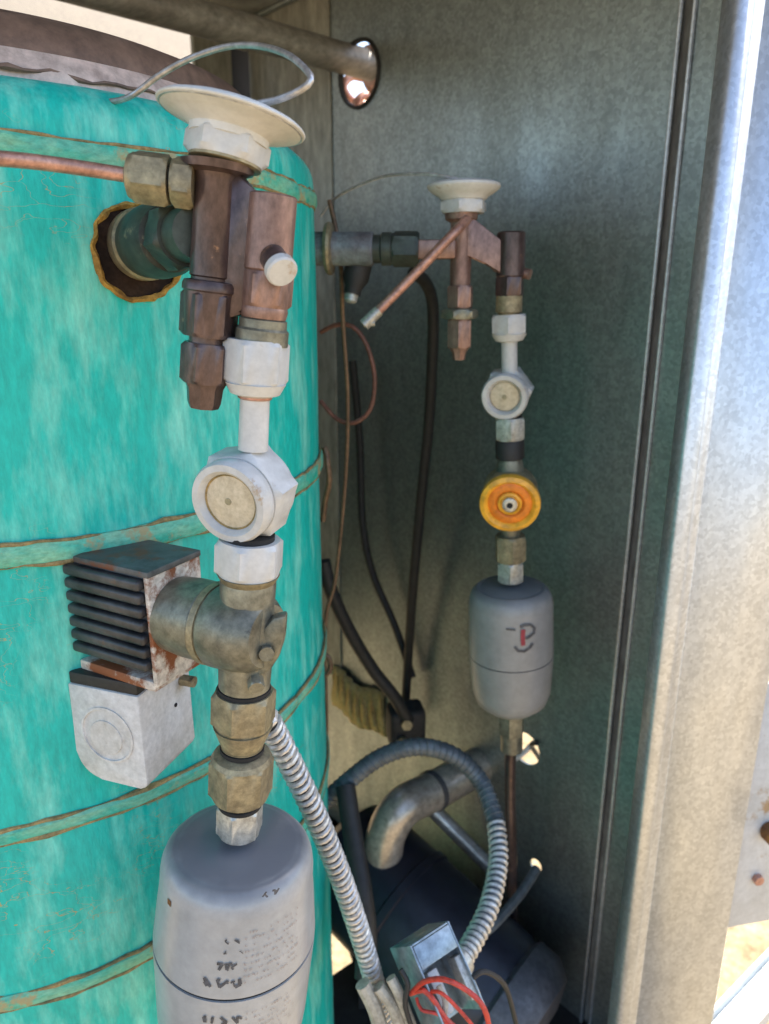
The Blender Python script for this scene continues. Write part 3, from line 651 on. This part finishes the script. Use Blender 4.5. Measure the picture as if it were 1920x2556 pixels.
# print on the shell: unreadable lettering rows, wrapped on the curve
def rad_at(z):
    P = up + lo
    for (ra, za), (rb, zb) in zip(P, P[1:]):
        if zb <= z <= za: return ra + (rb - ra) * (za - z) / max(za - zb, 1e-6)
    return rS
def patch(bm, a0, a1, z0, z1, off, slope=0., n=3):
    vs = []
    for k in range(n + 1):
        a = a0 + (a1 - a0) * k / n; col = []
        for z in (z0, z1):
            zz = z + slope * (a - a0); r = rad_at(zz) + off; col.append(bm.verts.new((r * math.cos(a), r * math.sin(a), zz)))
        vs.append(col)
    for p, q in zip(vs, vs[1:]): bm.faces.new((p[0], q[0], q[1], p[1]))
def fa(px):                                        # angle on the shell for a pixel column
    u = max(-1, min(1, (px - 600) / 200)); return -math.pi / 2 + math.asin(u)
bm = bmesh.new(); rnd = random.Random(5)
def seg(a, z, b, y, t):
    d = Vector(((b - a) * rS, y - z)); L_ = d.length
    if L_ < 1e-6: return
    nx, nz_ = -d.y / L_ * t * .5 / rS, d.x / L_ * t * .5
    vs = []
    for aa, zz in ((a + nx, z + nz_), (b + nx, y + nz_), (b - nx, y - nz_), (a - nx, z - nz_)):
        r = rad_at(zz) + .0007; vs.append(bm.verts.new((r * math.cos(aa), r * math.sin(aa), zz)))
    bm.faces.new(vs)
def row(px0, px1, z0_, hgt, dens=1., wt=1.):
    """one line of worn, unreadable print"""
    a = fa(px0); e = fa(px1)
    while a < e:
        wl_ = hgt * rnd.uniform(.8, 1.5) / rS; t = hgt * .26 * wt * rnd.uniform(.7, 1.2); z = z0_ + rnd.uniform(-.05, .05) * hgt
        if rnd.random() < .85 * dens:
            P = [(a + wl_ * rnd.random(), z + hgt * q) for q in sorted([0, rnd.random(), rnd.random(), rnd.uniform(.8, 1)], key=lambda q: rnd.random())]
            for (p, q), (u, v) in zip(P, P[1:]): seg(p, q, u, v, t)
        a += wl_ + hgt * .2 / rS
row(592, 645, zs + .040, .0030, 1); row(604, 640, zs + .033, .0024, .8)
row(585, 632, zs + .0225, .0050, 1.2, 1.3); row(562, 642, zs + .0105, .0056, 1.2, 1.3)
row(680, 716, zs + .073, .0042, 1.2, 1.2)
row(548, 644, zs - .018, .0058, 1.2, 1.3); row(588, 648, zs - .030, .0058, 1.2, 1.3); row(602, 650, zs - .043, .0050, 1.2)
for q_ in (zs + .0225, zs + .0105): row(600, 632, q_ + .0002, .0042, 1.2, 1.2)
tag(obj('print', bm, 'ink', fd, smooth=False), kind='stuff')
bm = bmesh.new()
for k in range(9): row(654, 768, zs + .012 + k * .0042, .0016, .7, .8)
for k in range(7): row(657, 764, zs - .012 - k * .0046, .0016, .7, .8)
tag(obj('fine_print', bm, 'tag', fd, smooth=False), kind='stuff')
bm = bmesh.new(); patch(bm, fa(452) , fa(463), ztop - .0205, ztop - .0165, .0004); obj('rust_spot', bm, 'rustspot', fd)

# ================================================================== REAR LINE
YR = .72
RL = Line((1270, 600), (1277, 1850), YR)
RT = Line((1153, 480), (1146, 900), YR - .005, 640)
rx = thing('expansion_valve', 'smaller-looking rear expansion valve with white dome against the galvanised panel', 'valve', RT.m, 'expansion valves')
def rr_(hw, py): return hw * RT.k(py)
def rz(py): return RT.z(py)
dx = RT.l(1158, 470).x
DM2 = Matrix.Translation((dx, 0, 0))
def rlt(rows, n=36, mx=None): return lathe([(rr_(h, y), rz(y)) for h, y in rows], n, mx)
obj('power_head', rlt([(0, 448), (50, 451), (80, 456), (91, 462), (92, 468), (88, 474), (72, 486), (62, 492), (56, 500), (0, 500)], 48, DM2), 'whitecap', rx)
obj('hex_nut', hexa(rr_(60, 515), rz(533), rz(499), DM2, phase=R(14)), 'white', rx)
obj('body', rlt([(42, 532), (40, 548), (27, 556), (26, 715)]), 'copper', rx)
obj('bottom_collar', hexa(rr_(34, 740), rz(770), rz(713), phase=R(15)), 'copper', rx)
obj('bottom_flange', hexa(rr_(47, 785), rz(796), rz(772), phase=R(5)), 'olive', rx)
obj('adjusting_cap', hexa(rr_(33, 830), rz(868), rz(796), phase=R(20)), 'copper', rx)
obj('cap_end', rlt([(26, 866), (18, 880), (15, 898), (0, 900)], 8), 'copper', rx)
def rxz(p): v = RT.l(*p); return (v.x, v.z)
obj('web', prism([rxz(p) for p in [(1150, 545), (1178, 545), (1248, 600), (1250, 690), (1215, 655), (1182, 640), (1150, 640)]], -.008, .008, bev=.0015), 'copper', rx)
ix = RT.l(1275, 640).x; IM2 = Matrix.Translation((ix, 0, 0))
obj('inlet_branch', rlt([(0, 580), (33, 580), (36, 584), (36, 690), (32, 694)], 32, IM2), 'brown', rx)
obj('inlet_hex', hexa(rr_(37, 720), rz(742), rz(690), IM2, phase=R(10)), 'brown', rx)
obj('inlet_seat', rlt([(33, 740), (33, 780), (26, 784), (26, 806)], 32, IM2), 'brass', rx)
obj('outlet_block', box((RT.l(1040, 620).x, -.011, RT.l(1040, 648).z), (RT.l(1135, 620).x, .009, RT.l(1040, 600).z), bev=.002), 'copper', rx)
om = frame(RT.l(1046, 622), Vector((-1, .10, .02)), UP); kk = RT.k(620)
obj('outlet_nut', hexa(44 * kk, 0, 66 * kk, om, phase=R(10)), 'darkgreen', rx)
obj('outlet_collar', lathe([(36 * kk, 66 * kk), (40 * kk, 70 * kk), (40 * kk, 92 * kk), (34 * kk, 96 * kk), (34 * kk, 116 * kk)], 32, om), 'darkgreen', rx)
obj('outlet_pipe', lathe([(38 * kk, 114 * kk), (41 * kk, 118 * kk), (41 * kk, 330 * kk)], 32, om), 'bluepipe', rx)
obj('pipe_ring', lathe([(42 * kk, 216 * kk), (62 * kk, 219 * kk), (64 * kk, 226 * kk), (60 * kk, 234 * kk), (42 * kk, 236 * kk)], 36, om), 'brass', rx)
obj('side_screw', lathe([(0, 0), (13 * kk, 0), (13 * kk, 26 * kk), (0, 28 * kk)], 20, frame(RT.l(1300, 680), Vector((.8, -.5, -.2)))), 'copper', rx)
# rear service port below the outlet pipe
sp = frame(at(895, 665, YR + .01), Vector((-.25, -.15, -1)))
svp = thing('service_port', 'small black capped port hanging below the bluish rear pipe', 'valve', sp)
obj('stem', lathe([(34 * kk, -.004), (34 * kk, .012), (22 * kk, .02), (22 * kk, .026)], 28), 'black', svp)
obj('cap', lathe([(17 * kk, .024), (17 * kk, .032), (11 * kk, .034), (0, .034)], 20), 'silver', svp)
# rear capillary and equaliser
ct = obj('capillary_tube', tube([at(1156, 452, .71), at(1120, 442, .71), at(1050, 434, .72), at(960, 440, .74), at(880, 470, .76), at(830, 500, .775), at(800, 540, .78)], .0013, 8), 'capil')
tag(ct, 'thin grey capillary running left from the rear valve dome', 'capillary')
eqr = thing('equaliser_tube', 'bright copper tube slanting down-left from the rear valve', 'copper tube', Matrix.Translation(at(1150, 560, .69)))
eo = at(1150, 560, .69)
obj('tube', tube([at(1166, 548, .70) - eo, at(1130, 585, .685) - eo, at(1020, 700, .68) - eo, at(922, 798, .675) - eo], .0043, 12), 'coppertube', eqr)
obj('end_fitting', tube([at(945, 776, .675) - eo, at(908, 812, .672) - eo], .0052, 12, smooth=False), 'silver', eqr)
obj('end_stub', tube([at(908, 808, .672) - eo, at(936, 806, .672) - eo], .003, 8, smooth=False), 'silver', eqr)

RS = RL.origin_at(985)
s2 = thing('sight_glass', 'small rear sight glass with pale lens above the orange coil', 'sight glass', RS.m, 'sight glasses')
obj('flare_nut', hexpr(RS, 45, 786, 838, R(18)), 'white', s2)
obj('nut_shoulder', lpr([(44, 836), (34, 852), (24, 854)], 32, RS), 'white', s2)
obj('stem', lpr([(20, 850), (20, 945)], 24, RS), 'white', s2)
fc = RS.l(1262, 985); fn = (RS.inv.to_3x3() @ Vector((-.30, -.95, -.12))).normalized(); k1 = RS.k(985)
FM = frame(Vector((fc.x, -.002, fc.z)), fn, RS.inv.to_3x3() @ UP)
obj('body', hexa(64 * k1, -.024, 0, FM, phase=R(38), ch=.06), 'white', s2)
obj('ring', lathe([(44 * k1, -.001), (56 * k1, 0), (58 * k1, .004), (58 * k1, .009), (54 * k1, .0115), (44 * k1, .0115), (38 * k1, .008), (37 * k1, 0)], 44, FM), 'white', s2)
ln = obj('lens', lathe([(40 * k1, .005), (34 * k1, .0075), (0, .009)], 36, FM), 'glass', s2)
obj('indicator', lathe([(6 * k1, .0082), (6 * k1, .0093), (0, .0094)], 16, FM), 'dot', ln)
obj('lower_neck', lpr([(22, 1034), (30, 1038), (30, 1054)], 24, RS), 'gap', s2)
obj('lower_nut', hexpr(RS, 38, 1048, 1104, R(25)), 'silver', s2)
RV = RL.origin_at(1240)
v2 = thing('solenoid_valve', 'rear solenoid valve with round orange coil cap facing the opening', 'solenoid valve', RV.m, 'solenoid valves')
obj('neck', lpr([(34, 1104), (36, 1108), (36, 1150), (30, 1152)], 28, RV), 'black', v2)
obj('body', lpr([(28, 1145), (34, 1170), (36, 1290), (26, 1300), (24, 1350)], 28, RV), 'olive', v2)
fc = RV.l(1265, 1240); fn = (RV.inv.to_3x3() @ Vector((-.16, -.90, -.16))).normalized(); k2 = RV.k(1240)
FM = frame(Vector((fc.x, -.020, fc.z)), fn, RV.inv.to_3x3() @ UP)
obj('coil_body', lathe([(0, -.034), (62 * k2, -.034), (68 * k2, -.030), (68 * k2, -.004), (66 * k2, -.002)], 44, FM), 'brass', v2)
cc = obj('coil_cap', lathe([(60 * k2, -.004), (72 * k2, -.003), (74 * k2, .002), (72 * k2, .006), (62 * k2, .008), (56 * k2, .006), (52 * k2, .003), (30 * k2, .003), (28 * k2, .005), (24 * k2, .006), (20 * k2, .004), (0, .004)], 52, FM), 'orange', v2)
obj('cap_groove', lathe([(54 * k2, .0035), (50 * k2, .0046), (36 * k2, .0046), (33 * k2, .0035)], 48, FM), 'orange2', cc)
obj('coil_screw', lathe([(18 * k2, .003), (18 * k2, .0075), (13 * k2, .0085), (8 * k2, .0085), (7 * k2, .0075), (0, .0075)], 24, FM), 'silver', cc)
obj('screw_hole', lathe([(7 * k2, .0074), (7 * k2, .0078), (0, .0079)], 16, FM), 'gap', cc)
obj('outlet_nut', hexpr(RV, 39, 1348, 1412, R(29)), 'brass', v2)
RD = RL.origin_at(1600)
d2 = thing('filter_drier', 'smaller rear grey filter drier with red and black emblem', 'filter drier', RD.m, 'filter driers')
obj('neck_hex', hexpr(RD, 34, 1412, 1462, R(20)), 'silver', d2)
zt2 = RD.z(1462); r2 = 104 * RD.k(1500); zb2 = RD.z(1752); zm = RD.z(1628)
M['drierrear'] = painted_top_shade(M['drier_shaded'], zt2 - .008, zt2 - .0005, (.13, .13, .14))
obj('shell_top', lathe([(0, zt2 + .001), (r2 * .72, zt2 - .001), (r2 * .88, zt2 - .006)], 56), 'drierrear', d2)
U2 = [(r2 * .80, zt2 - .0012), (r2 * .90, zt2 - .0046), (r2 * .97, zt2 - .0105), (r2, zt2 - .018), (r2 * 1.02, zm + .01), (r2 * 1.02, zm + .0006)]
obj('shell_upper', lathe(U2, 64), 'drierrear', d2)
obj('weld_seam', lathe([(r2 * .98, zm + .001), (r2 * 1.005, zm + .0005), (r2 * 1.005, zm - .0005), (r2 * .98, zm - .001)], 64), 'gap', d2)
obj('shell_lower', lathe([(r2 * 1.02, zm - .0006), (r2 * 1.01, zm - .012), (r2 * .96, zb2 + .016), (r2 * .86, zb2 + .004), (r2 * .60, zb2 - .006), (r2 * .3, zb2 - .010), (0, zb2 - .010)], 64), 'drier_shaded', d2)
obj('bottom_nut', hexa(32 * RD.k(1800), zb2 - .040, zb2 - .008, phase=R(12)), 'olive', d2)
obj('bottom_stem', lathe([(r2 * .28, zb2 - .06), (r2 * .28, zb2 - .03)], 24), 'olive', d2)
# emblem on the rear shell: a black loop and tail with a red stroke
up, lo = U2, [(r2 * 1.02, zm - .0006), (r2 * 1.02, zm - .01)]; rS = r2
def em(u, v): return (-math.pi / 2 + math.asin(max(-1, min(1, (u - 1278) / 106))), RD.z(v - 36))
def stroke(pts, wpx, mname, nm):
    bm = bmesh.new(); wv = wpx * RD.k(1560) * .5; P = [em(*p) for p in pts]; vs = []
    for i, (a, z) in enumerate(P):
        a2, z2 = P[min(i + 1, len(P) - 1)]; a1, z1 = P[max(i - 1, 0)]
        t = Vector(((a2 - a1) * r2, z2 - z1)).normalized(); nrm = Vector((-t.y, t.x)) * wv
        col = []
        for sg_ in (1, -1):
            zz = z + nrm.y * sg_; aa = a + nrm.x * sg_ / r2; r = r2 * 1.021 + .0006; col.append(bm.verts.new((r * math.cos(aa), r * math.sin(aa), zz)))
        vs.append(col)
    for p, q in zip(vs, vs[1:]): bm.faces.new((p[0], q[0], q[1], p[1]))
    return obj(nm, bm, mname, d2, smooth=False)
stroke([(1283, 1556), (1292, 1552), (1308, 1553), (1318, 1562), (1317, 1574), (1304, 1582), (1296, 1584)], 7, 'ink', 'emblem_loop')
stroke([(1270, 1602), (1278, 1612), (1292, 1614), (1306, 1608), (1314, 1598)], 7, 'ink', 'emblem_tail')
stroke([(1290, 1562), (1289, 1580), (1290, 1600)], 10, 'redink', 'emblem_bar')
stroke([(1250, 1560), (1262, 1561), (1272, 1562)], 4, 'ink', 'emblem_dash')

# ================================================================== PIPES, HOSES, WIRES
def hose(name, pts, r, m, label, cat, n=12, step=.006):
    return tag(obj(name, tube([at(*p) for p in pts], r, n, step), m), label, cat)
hp1 = onplane(868, 148, W0, WN)
pv = hp1 - at(390, 16, .93)
ppipe = thing('steel_pipe', 'grey steel pipe crossing the top left into the hole in the panel', 'pipe', Matrix.Translation(hp1))
obj('pipe', tube([-pv * 1.6, pv * .16], .0185, 28, smooth=False), 'steelpipe', ppipe)
obj('elbow', tube([pv * .14, pv * .2, pv * .24 + Vector((.01, .01, -.03)), pv * .25 + Vector((.01, .01, -.12))], .024, 20), 'coppertube', ppipe)
hc = onplane(905, 200, W0, WN); ow = -WN
bends = thing('coil_return_bends', 'copper bends on a dark plate glimpsed through the upper hole', 'coil', frame(hc + ow * .10, UP, WD))
obj('end_plate', box((-.05, -.006, -.16), (.02, -.002, .02)) if (frame(hc, UP, WD).to_3x3() @ Vector((0, 1, 0))).dot(ow) < 0 else box((-.05, .002, -.16), (.02, .006, .02)), 'black', bends)
yb = .03 * (1 if (frame(hc, UP, WD).to_3x3() @ Vector((0, 1, 0))).dot(WN) > 0 else -1)
for k in range(10):
    x = -.12 + .026 * k; zb_ = -.10 + .03 * (k % 2)
    obj('return_bend', tube([(x, 0, zb_), (x, yb * .8, zb_ + .002), (x, yb * 1.3, zb_ + .018), (x, yb * .8, zb_ + .034), (x, 0, zb_ + .036)], .006, 12), 'coppertube' if k % 3 else 'white', bends)
    obj('return_bend', tube([(x, 0, zb_ + .075), (x, yb * .8, zb_ + .077), (x, yb * 1.3, zb_ + .092), (x, yb * .8, zb_ + .108), (x, 0, zb_ + .11)], .006, 12), 'coppertube', bends)
# spiral flex conduit
def ribbed(period, r, amp):
    def f(s, a):
        u = (s / period + a) % 1.0
        return r + amp * (min(1, max(0, 2.2 * math.sin(math.pi * u) - .55)) - .5)
    return f
fx = [(640, 1770, .425), (668, 1800, .43), (720, 1895, .445), (790, 2040, .46), (855, 2200, .475), (905, 2350, .49), (940, 2470, .50), (975, 2600, .51)]
fc_ = thing('flex_conduit', 'bright ribbed metal flex conduit hanging right of the front drier', 'conduit')
def spiral(path, rad, wire, pitch, m, nm, par):
    P = spline(path, .0006); pts = []; x = None; s_len = 0
    for i, p in enumerate(P):
        t = (P[min(i + 1, len(P) - 1)] - P[max(i - 1, 0)]).normalized()
        x = t.orthogonal().normalized() if x is None else (x - t * x.dot(t)).normalized(); y = t.cross(x)
        if i: s_len += (p - P[i - 1]).length
        a = 2 * math.pi * s_len / pitch; pts.append(p + (x * math.cos(a) + y * math.sin(a)) * rad)
    return obj(nm, tube(pts, wire, 8, smooth=False), m, par)
fxp = [at(*p) for p in fx]
obj('core', tube(fxp, .0064, 16), 'gap', fc_)  # core made black, painting the shade between the spiral turns
spiral(fxp, .0070, .0023, .0071, 'conduit', 'spiral_strip', fc_)
# grey looped conduit
gl = [(815, 2000, .70), (868, 1950, .70), (950, 1890, .71), (1040, 1864, .71), (1130, 1885, .71), (1200, 1950, .70), (1238, 2050, .66), (1244, 2150, .62), (1222, 2260, .575), (1180, 2350, .54), (1135, 2420, .51)]
gc = thing('grey_conduit', 'dark grey conduit arching in a loop over the pipe elbow', 'conduit')
pg = [at(*p) for p in gl]
sp1, sp2 = pg[:8], pg[6:]
obj('sheath', tube(pg[:7], .0094, 16, .004), 'greyconduit', gc)
spiral(pg[:7], .0094, .0011, .0072, 'greyconduit', 'sheath_spiral', gc)
obj('core', tube(pg[6:], .0082, 16), 'greyconduit', gc)
spiral(pg[6:], .0082, .0022, .0070, 'conduit', 'spiral_strip', gc)
hose('dark_hose', [(862, 1960, .69), (880, 2080, .66), (905, 2230, .62), (915, 2330, .60), (912, 2440, .58)], .011, 'black', 'dark hose dropping from the loop beside the ribbed flex conduit', 'hose')
# elbow pipe
ep_ = thing('elbow_pipe', 'dull brown metal pipe elbow inside the grey conduit loop', 'pipe')
e_ = [at(955, 2160, .80), at(965, 2080, .80), at(1005, 2015, .81), at(1080, 1975, .84), at(1160, 1930, .88), at(1250, 1880, .93)]
obj('pipe', tube(e_, .0255, 28, .004), 'pipeins', ep_)
def ringat(a, b, r, nm, m): obj(nm, tube([a + (b - a) * .40, a + (b - a) * .56], r, 28, smooth=False), m, ep_)
ringat(at(1050, 1990, .826), at(1112, 1957, .857), .0272, 'ring', 'greyend')
ringat(at(958, 2160, .80), at(960, 2110, .80), .0272, 'ring', 'greyend')
# compressor
ca0, ca1 = at(905, 2170, .84), at(1245, 2500, .70)
cmx = frame(ca0, ca1 - ca0, UP); clen = (ca1 - ca0).length
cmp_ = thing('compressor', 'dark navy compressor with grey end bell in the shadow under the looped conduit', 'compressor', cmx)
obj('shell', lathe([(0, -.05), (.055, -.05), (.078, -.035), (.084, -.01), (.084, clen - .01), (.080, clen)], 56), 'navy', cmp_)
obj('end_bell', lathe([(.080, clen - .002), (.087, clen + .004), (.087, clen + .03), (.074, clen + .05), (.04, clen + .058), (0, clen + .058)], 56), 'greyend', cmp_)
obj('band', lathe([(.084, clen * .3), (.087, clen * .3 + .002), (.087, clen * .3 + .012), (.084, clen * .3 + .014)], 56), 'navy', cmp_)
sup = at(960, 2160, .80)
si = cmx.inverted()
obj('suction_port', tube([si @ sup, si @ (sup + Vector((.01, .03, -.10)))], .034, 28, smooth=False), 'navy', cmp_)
for q in (.15, .75):
    f0 = ca0 + (ca1 - ca0) * q
    obj('foot', box((-.03, -.05, PZ), (.03, .05, f0.z - .05), si @ Matrix.Translation((f0.x, f0.y, 0))), 'pan', cmp_)
# hoses and cables behind
hose('black_hose', [(1030, 680, .80), (1062, 705, .82), (1080, 760, .84), (1080, 880, .86), (1070, 1060, .89), (1050, 1260, .92), (1030, 1480, .95), (1018, 1660, .97), (1010, 1800, .97)], .0066, 'black', 'long black hose hanging against the panel left of the rear fittings', 'hose')
hose('black_hose', [(808, 1400, .86), (825, 1470, .86), (870, 1570, .87), (930, 1670, .88), (985, 1740, .88), (1020, 1800, .88)], .0085, 'black', 'thick black hose slanting down-right from behind the vessel', 'hose')
hose('dark_hose', [(880, 900, 1.04), (898, 1100, 1.04), (905, 1300, 1.03), (930, 1430, 1.02), (985, 1560, 1.0), (1030, 1690, .98)], .0055, 'black', 'dim thin hose deep behind the brown wire loop', 'hose')
hose('brown_wire', [(822, 500, .745), (836, 560, .74), (850, 640, .74), (856, 800, .745), (868, 1000, .75), (862, 1200, .755), (838, 1440, .76), (812, 1560, .76), (815, 1800, .76), (812, 2000, .76)], .0022, 'brownwire', 'thin brown wire hanging along the right edge of the teal vessel', 'wire', 8)
hose('red_wire_loop', [(800, 830, .78), (835, 812, .775), (880, 815, .77), (915, 860, .77), (935, 940, .77), (925, 1020, .77), (885, 1055, .77), (840, 1045, .775), (800, 1000, .78)], .0024, 'darkred', 'dark red wire loop beside the teal vessel edge', 'wire', 8)
hose('tie_wire', [(740, 1190, .72), (790, 1150, .715), (812, 1120, .705), (818, 1160, .70), (822, 1200, .70), (812, 1250, .71), (806, 1300, .715)], .003, 'brownwire', 'twisted tan tie wire on the middle band of the vessel', 'wire', 8)
pts = []
for k in range(11):
    a = 2 * math.pi * k / 10; pts.append((806 + 20 * math.cos(a), 1660 + 26 * math.sin(a), .705))
hose('wire_ring', pts, .0028, 'brownwire', 'small tan wire ring at the edge of the lower band', 'wire', 8, .002)
# dark service valve cluster
sc_ = thing('service_valve', 'black valve block with brass caps at the hose ends', 'valve', frame(at(1015, 1790, .90), UP, Vector((1, .2, 0))))
obj('block', box((-.026, -.02, -.04), (.024, .02, .018), bev=.007, seg=3), 'pan', sc_)
obj('cap', hexa(.008, .0, .012, frame(Vector((-.004, -.019, .004)), Vector((-.2, -1, .2)))), 'brass', sc_)
obj('cap', hexa(.007, .0, .012, frame(Vector((-.010, -.019, -.022)), Vector((-.2, -1, .2)))), 'brass', sc_)
# brown drain pipe below the rear drier
hose('drain_tube', [(1276, 1800, .72), (1274, 1900, .72), (1274, 2000, .73), (1278, 2150, .75), (1280, 2330, .78)], .0065, 'brown', 'dark brown tube dropping from the rear drier', 'pipe')
hose('rusty_brace', [(1070, 2010, .90), (1150, 2090, .88), (1230, 2170, .86)], .011, 'pipeins', 'rusty brace bar behind the conduit loop', 'brace')
hose('grey_cable', [(1340, 2168, .765), (1300, 2230, .735), (1240, 2300, .70), (1195, 2340, .68)], .006, 'greyconduit', 'thin grey cable running up to the lower hole in the panel', 'cable', 8)
# connector box with red wires
kb = mpp(2400, .55)
jm = frame(at(1085, 2425, .485), Vector((-.42, .55, .72)), Vector((.8, .55, 0)))
jx = thing('connector_box', 'open zinc connector box at the conduit end with red wires', 'junction box', jm)
ww = .020
for sgn in (-1, 1):
    obj('side', box((sgn * ww - .0008, -.020, -.040), (sgn * ww + .0008, .020, .030), bev=.0005), 'zinc', jx)
obj('back', box((-ww, .0185, -.040), (ww, .020, .030), bev=.0005), 'zinc', jx)
obj('top', box((-ww + .0012, -.020, .0285), (ww - .0012, .018, .030), bev=.0005), 'zinc', jx)
obj('front_lip', box((-ww + .0012, -.0205, .010), (ww - .0012, -.0195, .028), bev=.0003), 'zinc', jx)
GE = jm.inverted() @ pg[-1]; GT = (jm.inverted().to_3x3() @ (pg[-1] - pg[-2])).normalized()
GM = frame(GE - GT * .012, GT)
obj('gland', lathe([(.0125, 0), (.0135, .001), (.0135, .014), (.012, .016)], 24, GM), 'silver', jx)
obj('locknut', hexa(.0175, .014, .021, GM), 'silver', jx)
for k, (cx, cy) in enumerate(((.018, -.012), (-.006, -.004), (.024, .004))):
    obj('terminal', box((cx - .005, cy - .005, -.030), (cx + .005, cy + .005, .004), bev=.0012), 'silver' if k != 1 else 'white', jx)
hose('red_wire', [(1030, 2475, .465), (1060, 2450, .46), (1110, 2445, .45), (1170, 2475, .445), (1210, 2520, .44), (1228, 2600, .435)], .0021, 'red', 'bright red wire arching highest out of the connector box', 'wire', 10)
hose('red_wire', [(1025, 2480, .468), (1058, 2472, .46), (1085, 2500, .455), (1115, 2545, .45), (1180, 2600, .445)], .0021, 'red', 'second red wire dipping low below the arching one', 'wire', 10)
hose('red_wire', [(1060, 2480, .475), (1080, 2520, .465), (1075, 2600, .46)], .0022, 'darkred', 'dark crimson wire inside the connector box', 'wire', 8)
for k, (a, b, c) in enumerate((((905, 2455), (940, 2530), (965, 2640)), ((945, 2462), (985, 2520), (1020, 2640)), ((975, 2440), (1000, 2490), (1050, 2620)))):
    hose('pale_cable', [(*a, .475), (*b, .47), (*c, .465)], .0065 - .001 * k, 'palecable', ['leftmost pale cable below the end of the flex conduit', 'middle pale cable of the three beside the connector box', 'rightmost thin pale cable touching the connector box'][k], 'cable', 10)

for pts_, r_, m_, lb in (([(1062, 2478, .462), (1100, 2478, .455), (1150, 2525, .45), (1205, 2590, .445)], .0015, 'red', 'thin red wire between the arching and the dipping red wires'),
                         ([(1040, 2490, .462), (1052, 2520, .455), (1098, 2535, .45), (1130, 2590, .445)], .0014, 'red', 'thin orange-red wire lowest in the connector box'),
                         ([(1095, 2460, .465), (1112, 2500, .458), (1108, 2548, .452), (1120, 2600, .448)], .0024, 'palecable', 'short white wire between the red wires'),
                         ([(1000, 2420, .47), (1018, 2455, .465), (1012, 2510, .46), (1040, 2600, .455)], .0022, 'black', 'thin black wire beside the pale cables'),
                         ([(1180, 2440, .47), (1210, 2425, .475), (1260, 2460, .48), (1290, 2560, .48)], .0022, 'black', 'black wire curving right from the connector box')):
    hose('loose_wire', pts_, r_, m_, lb, 'wire', 8, .003)
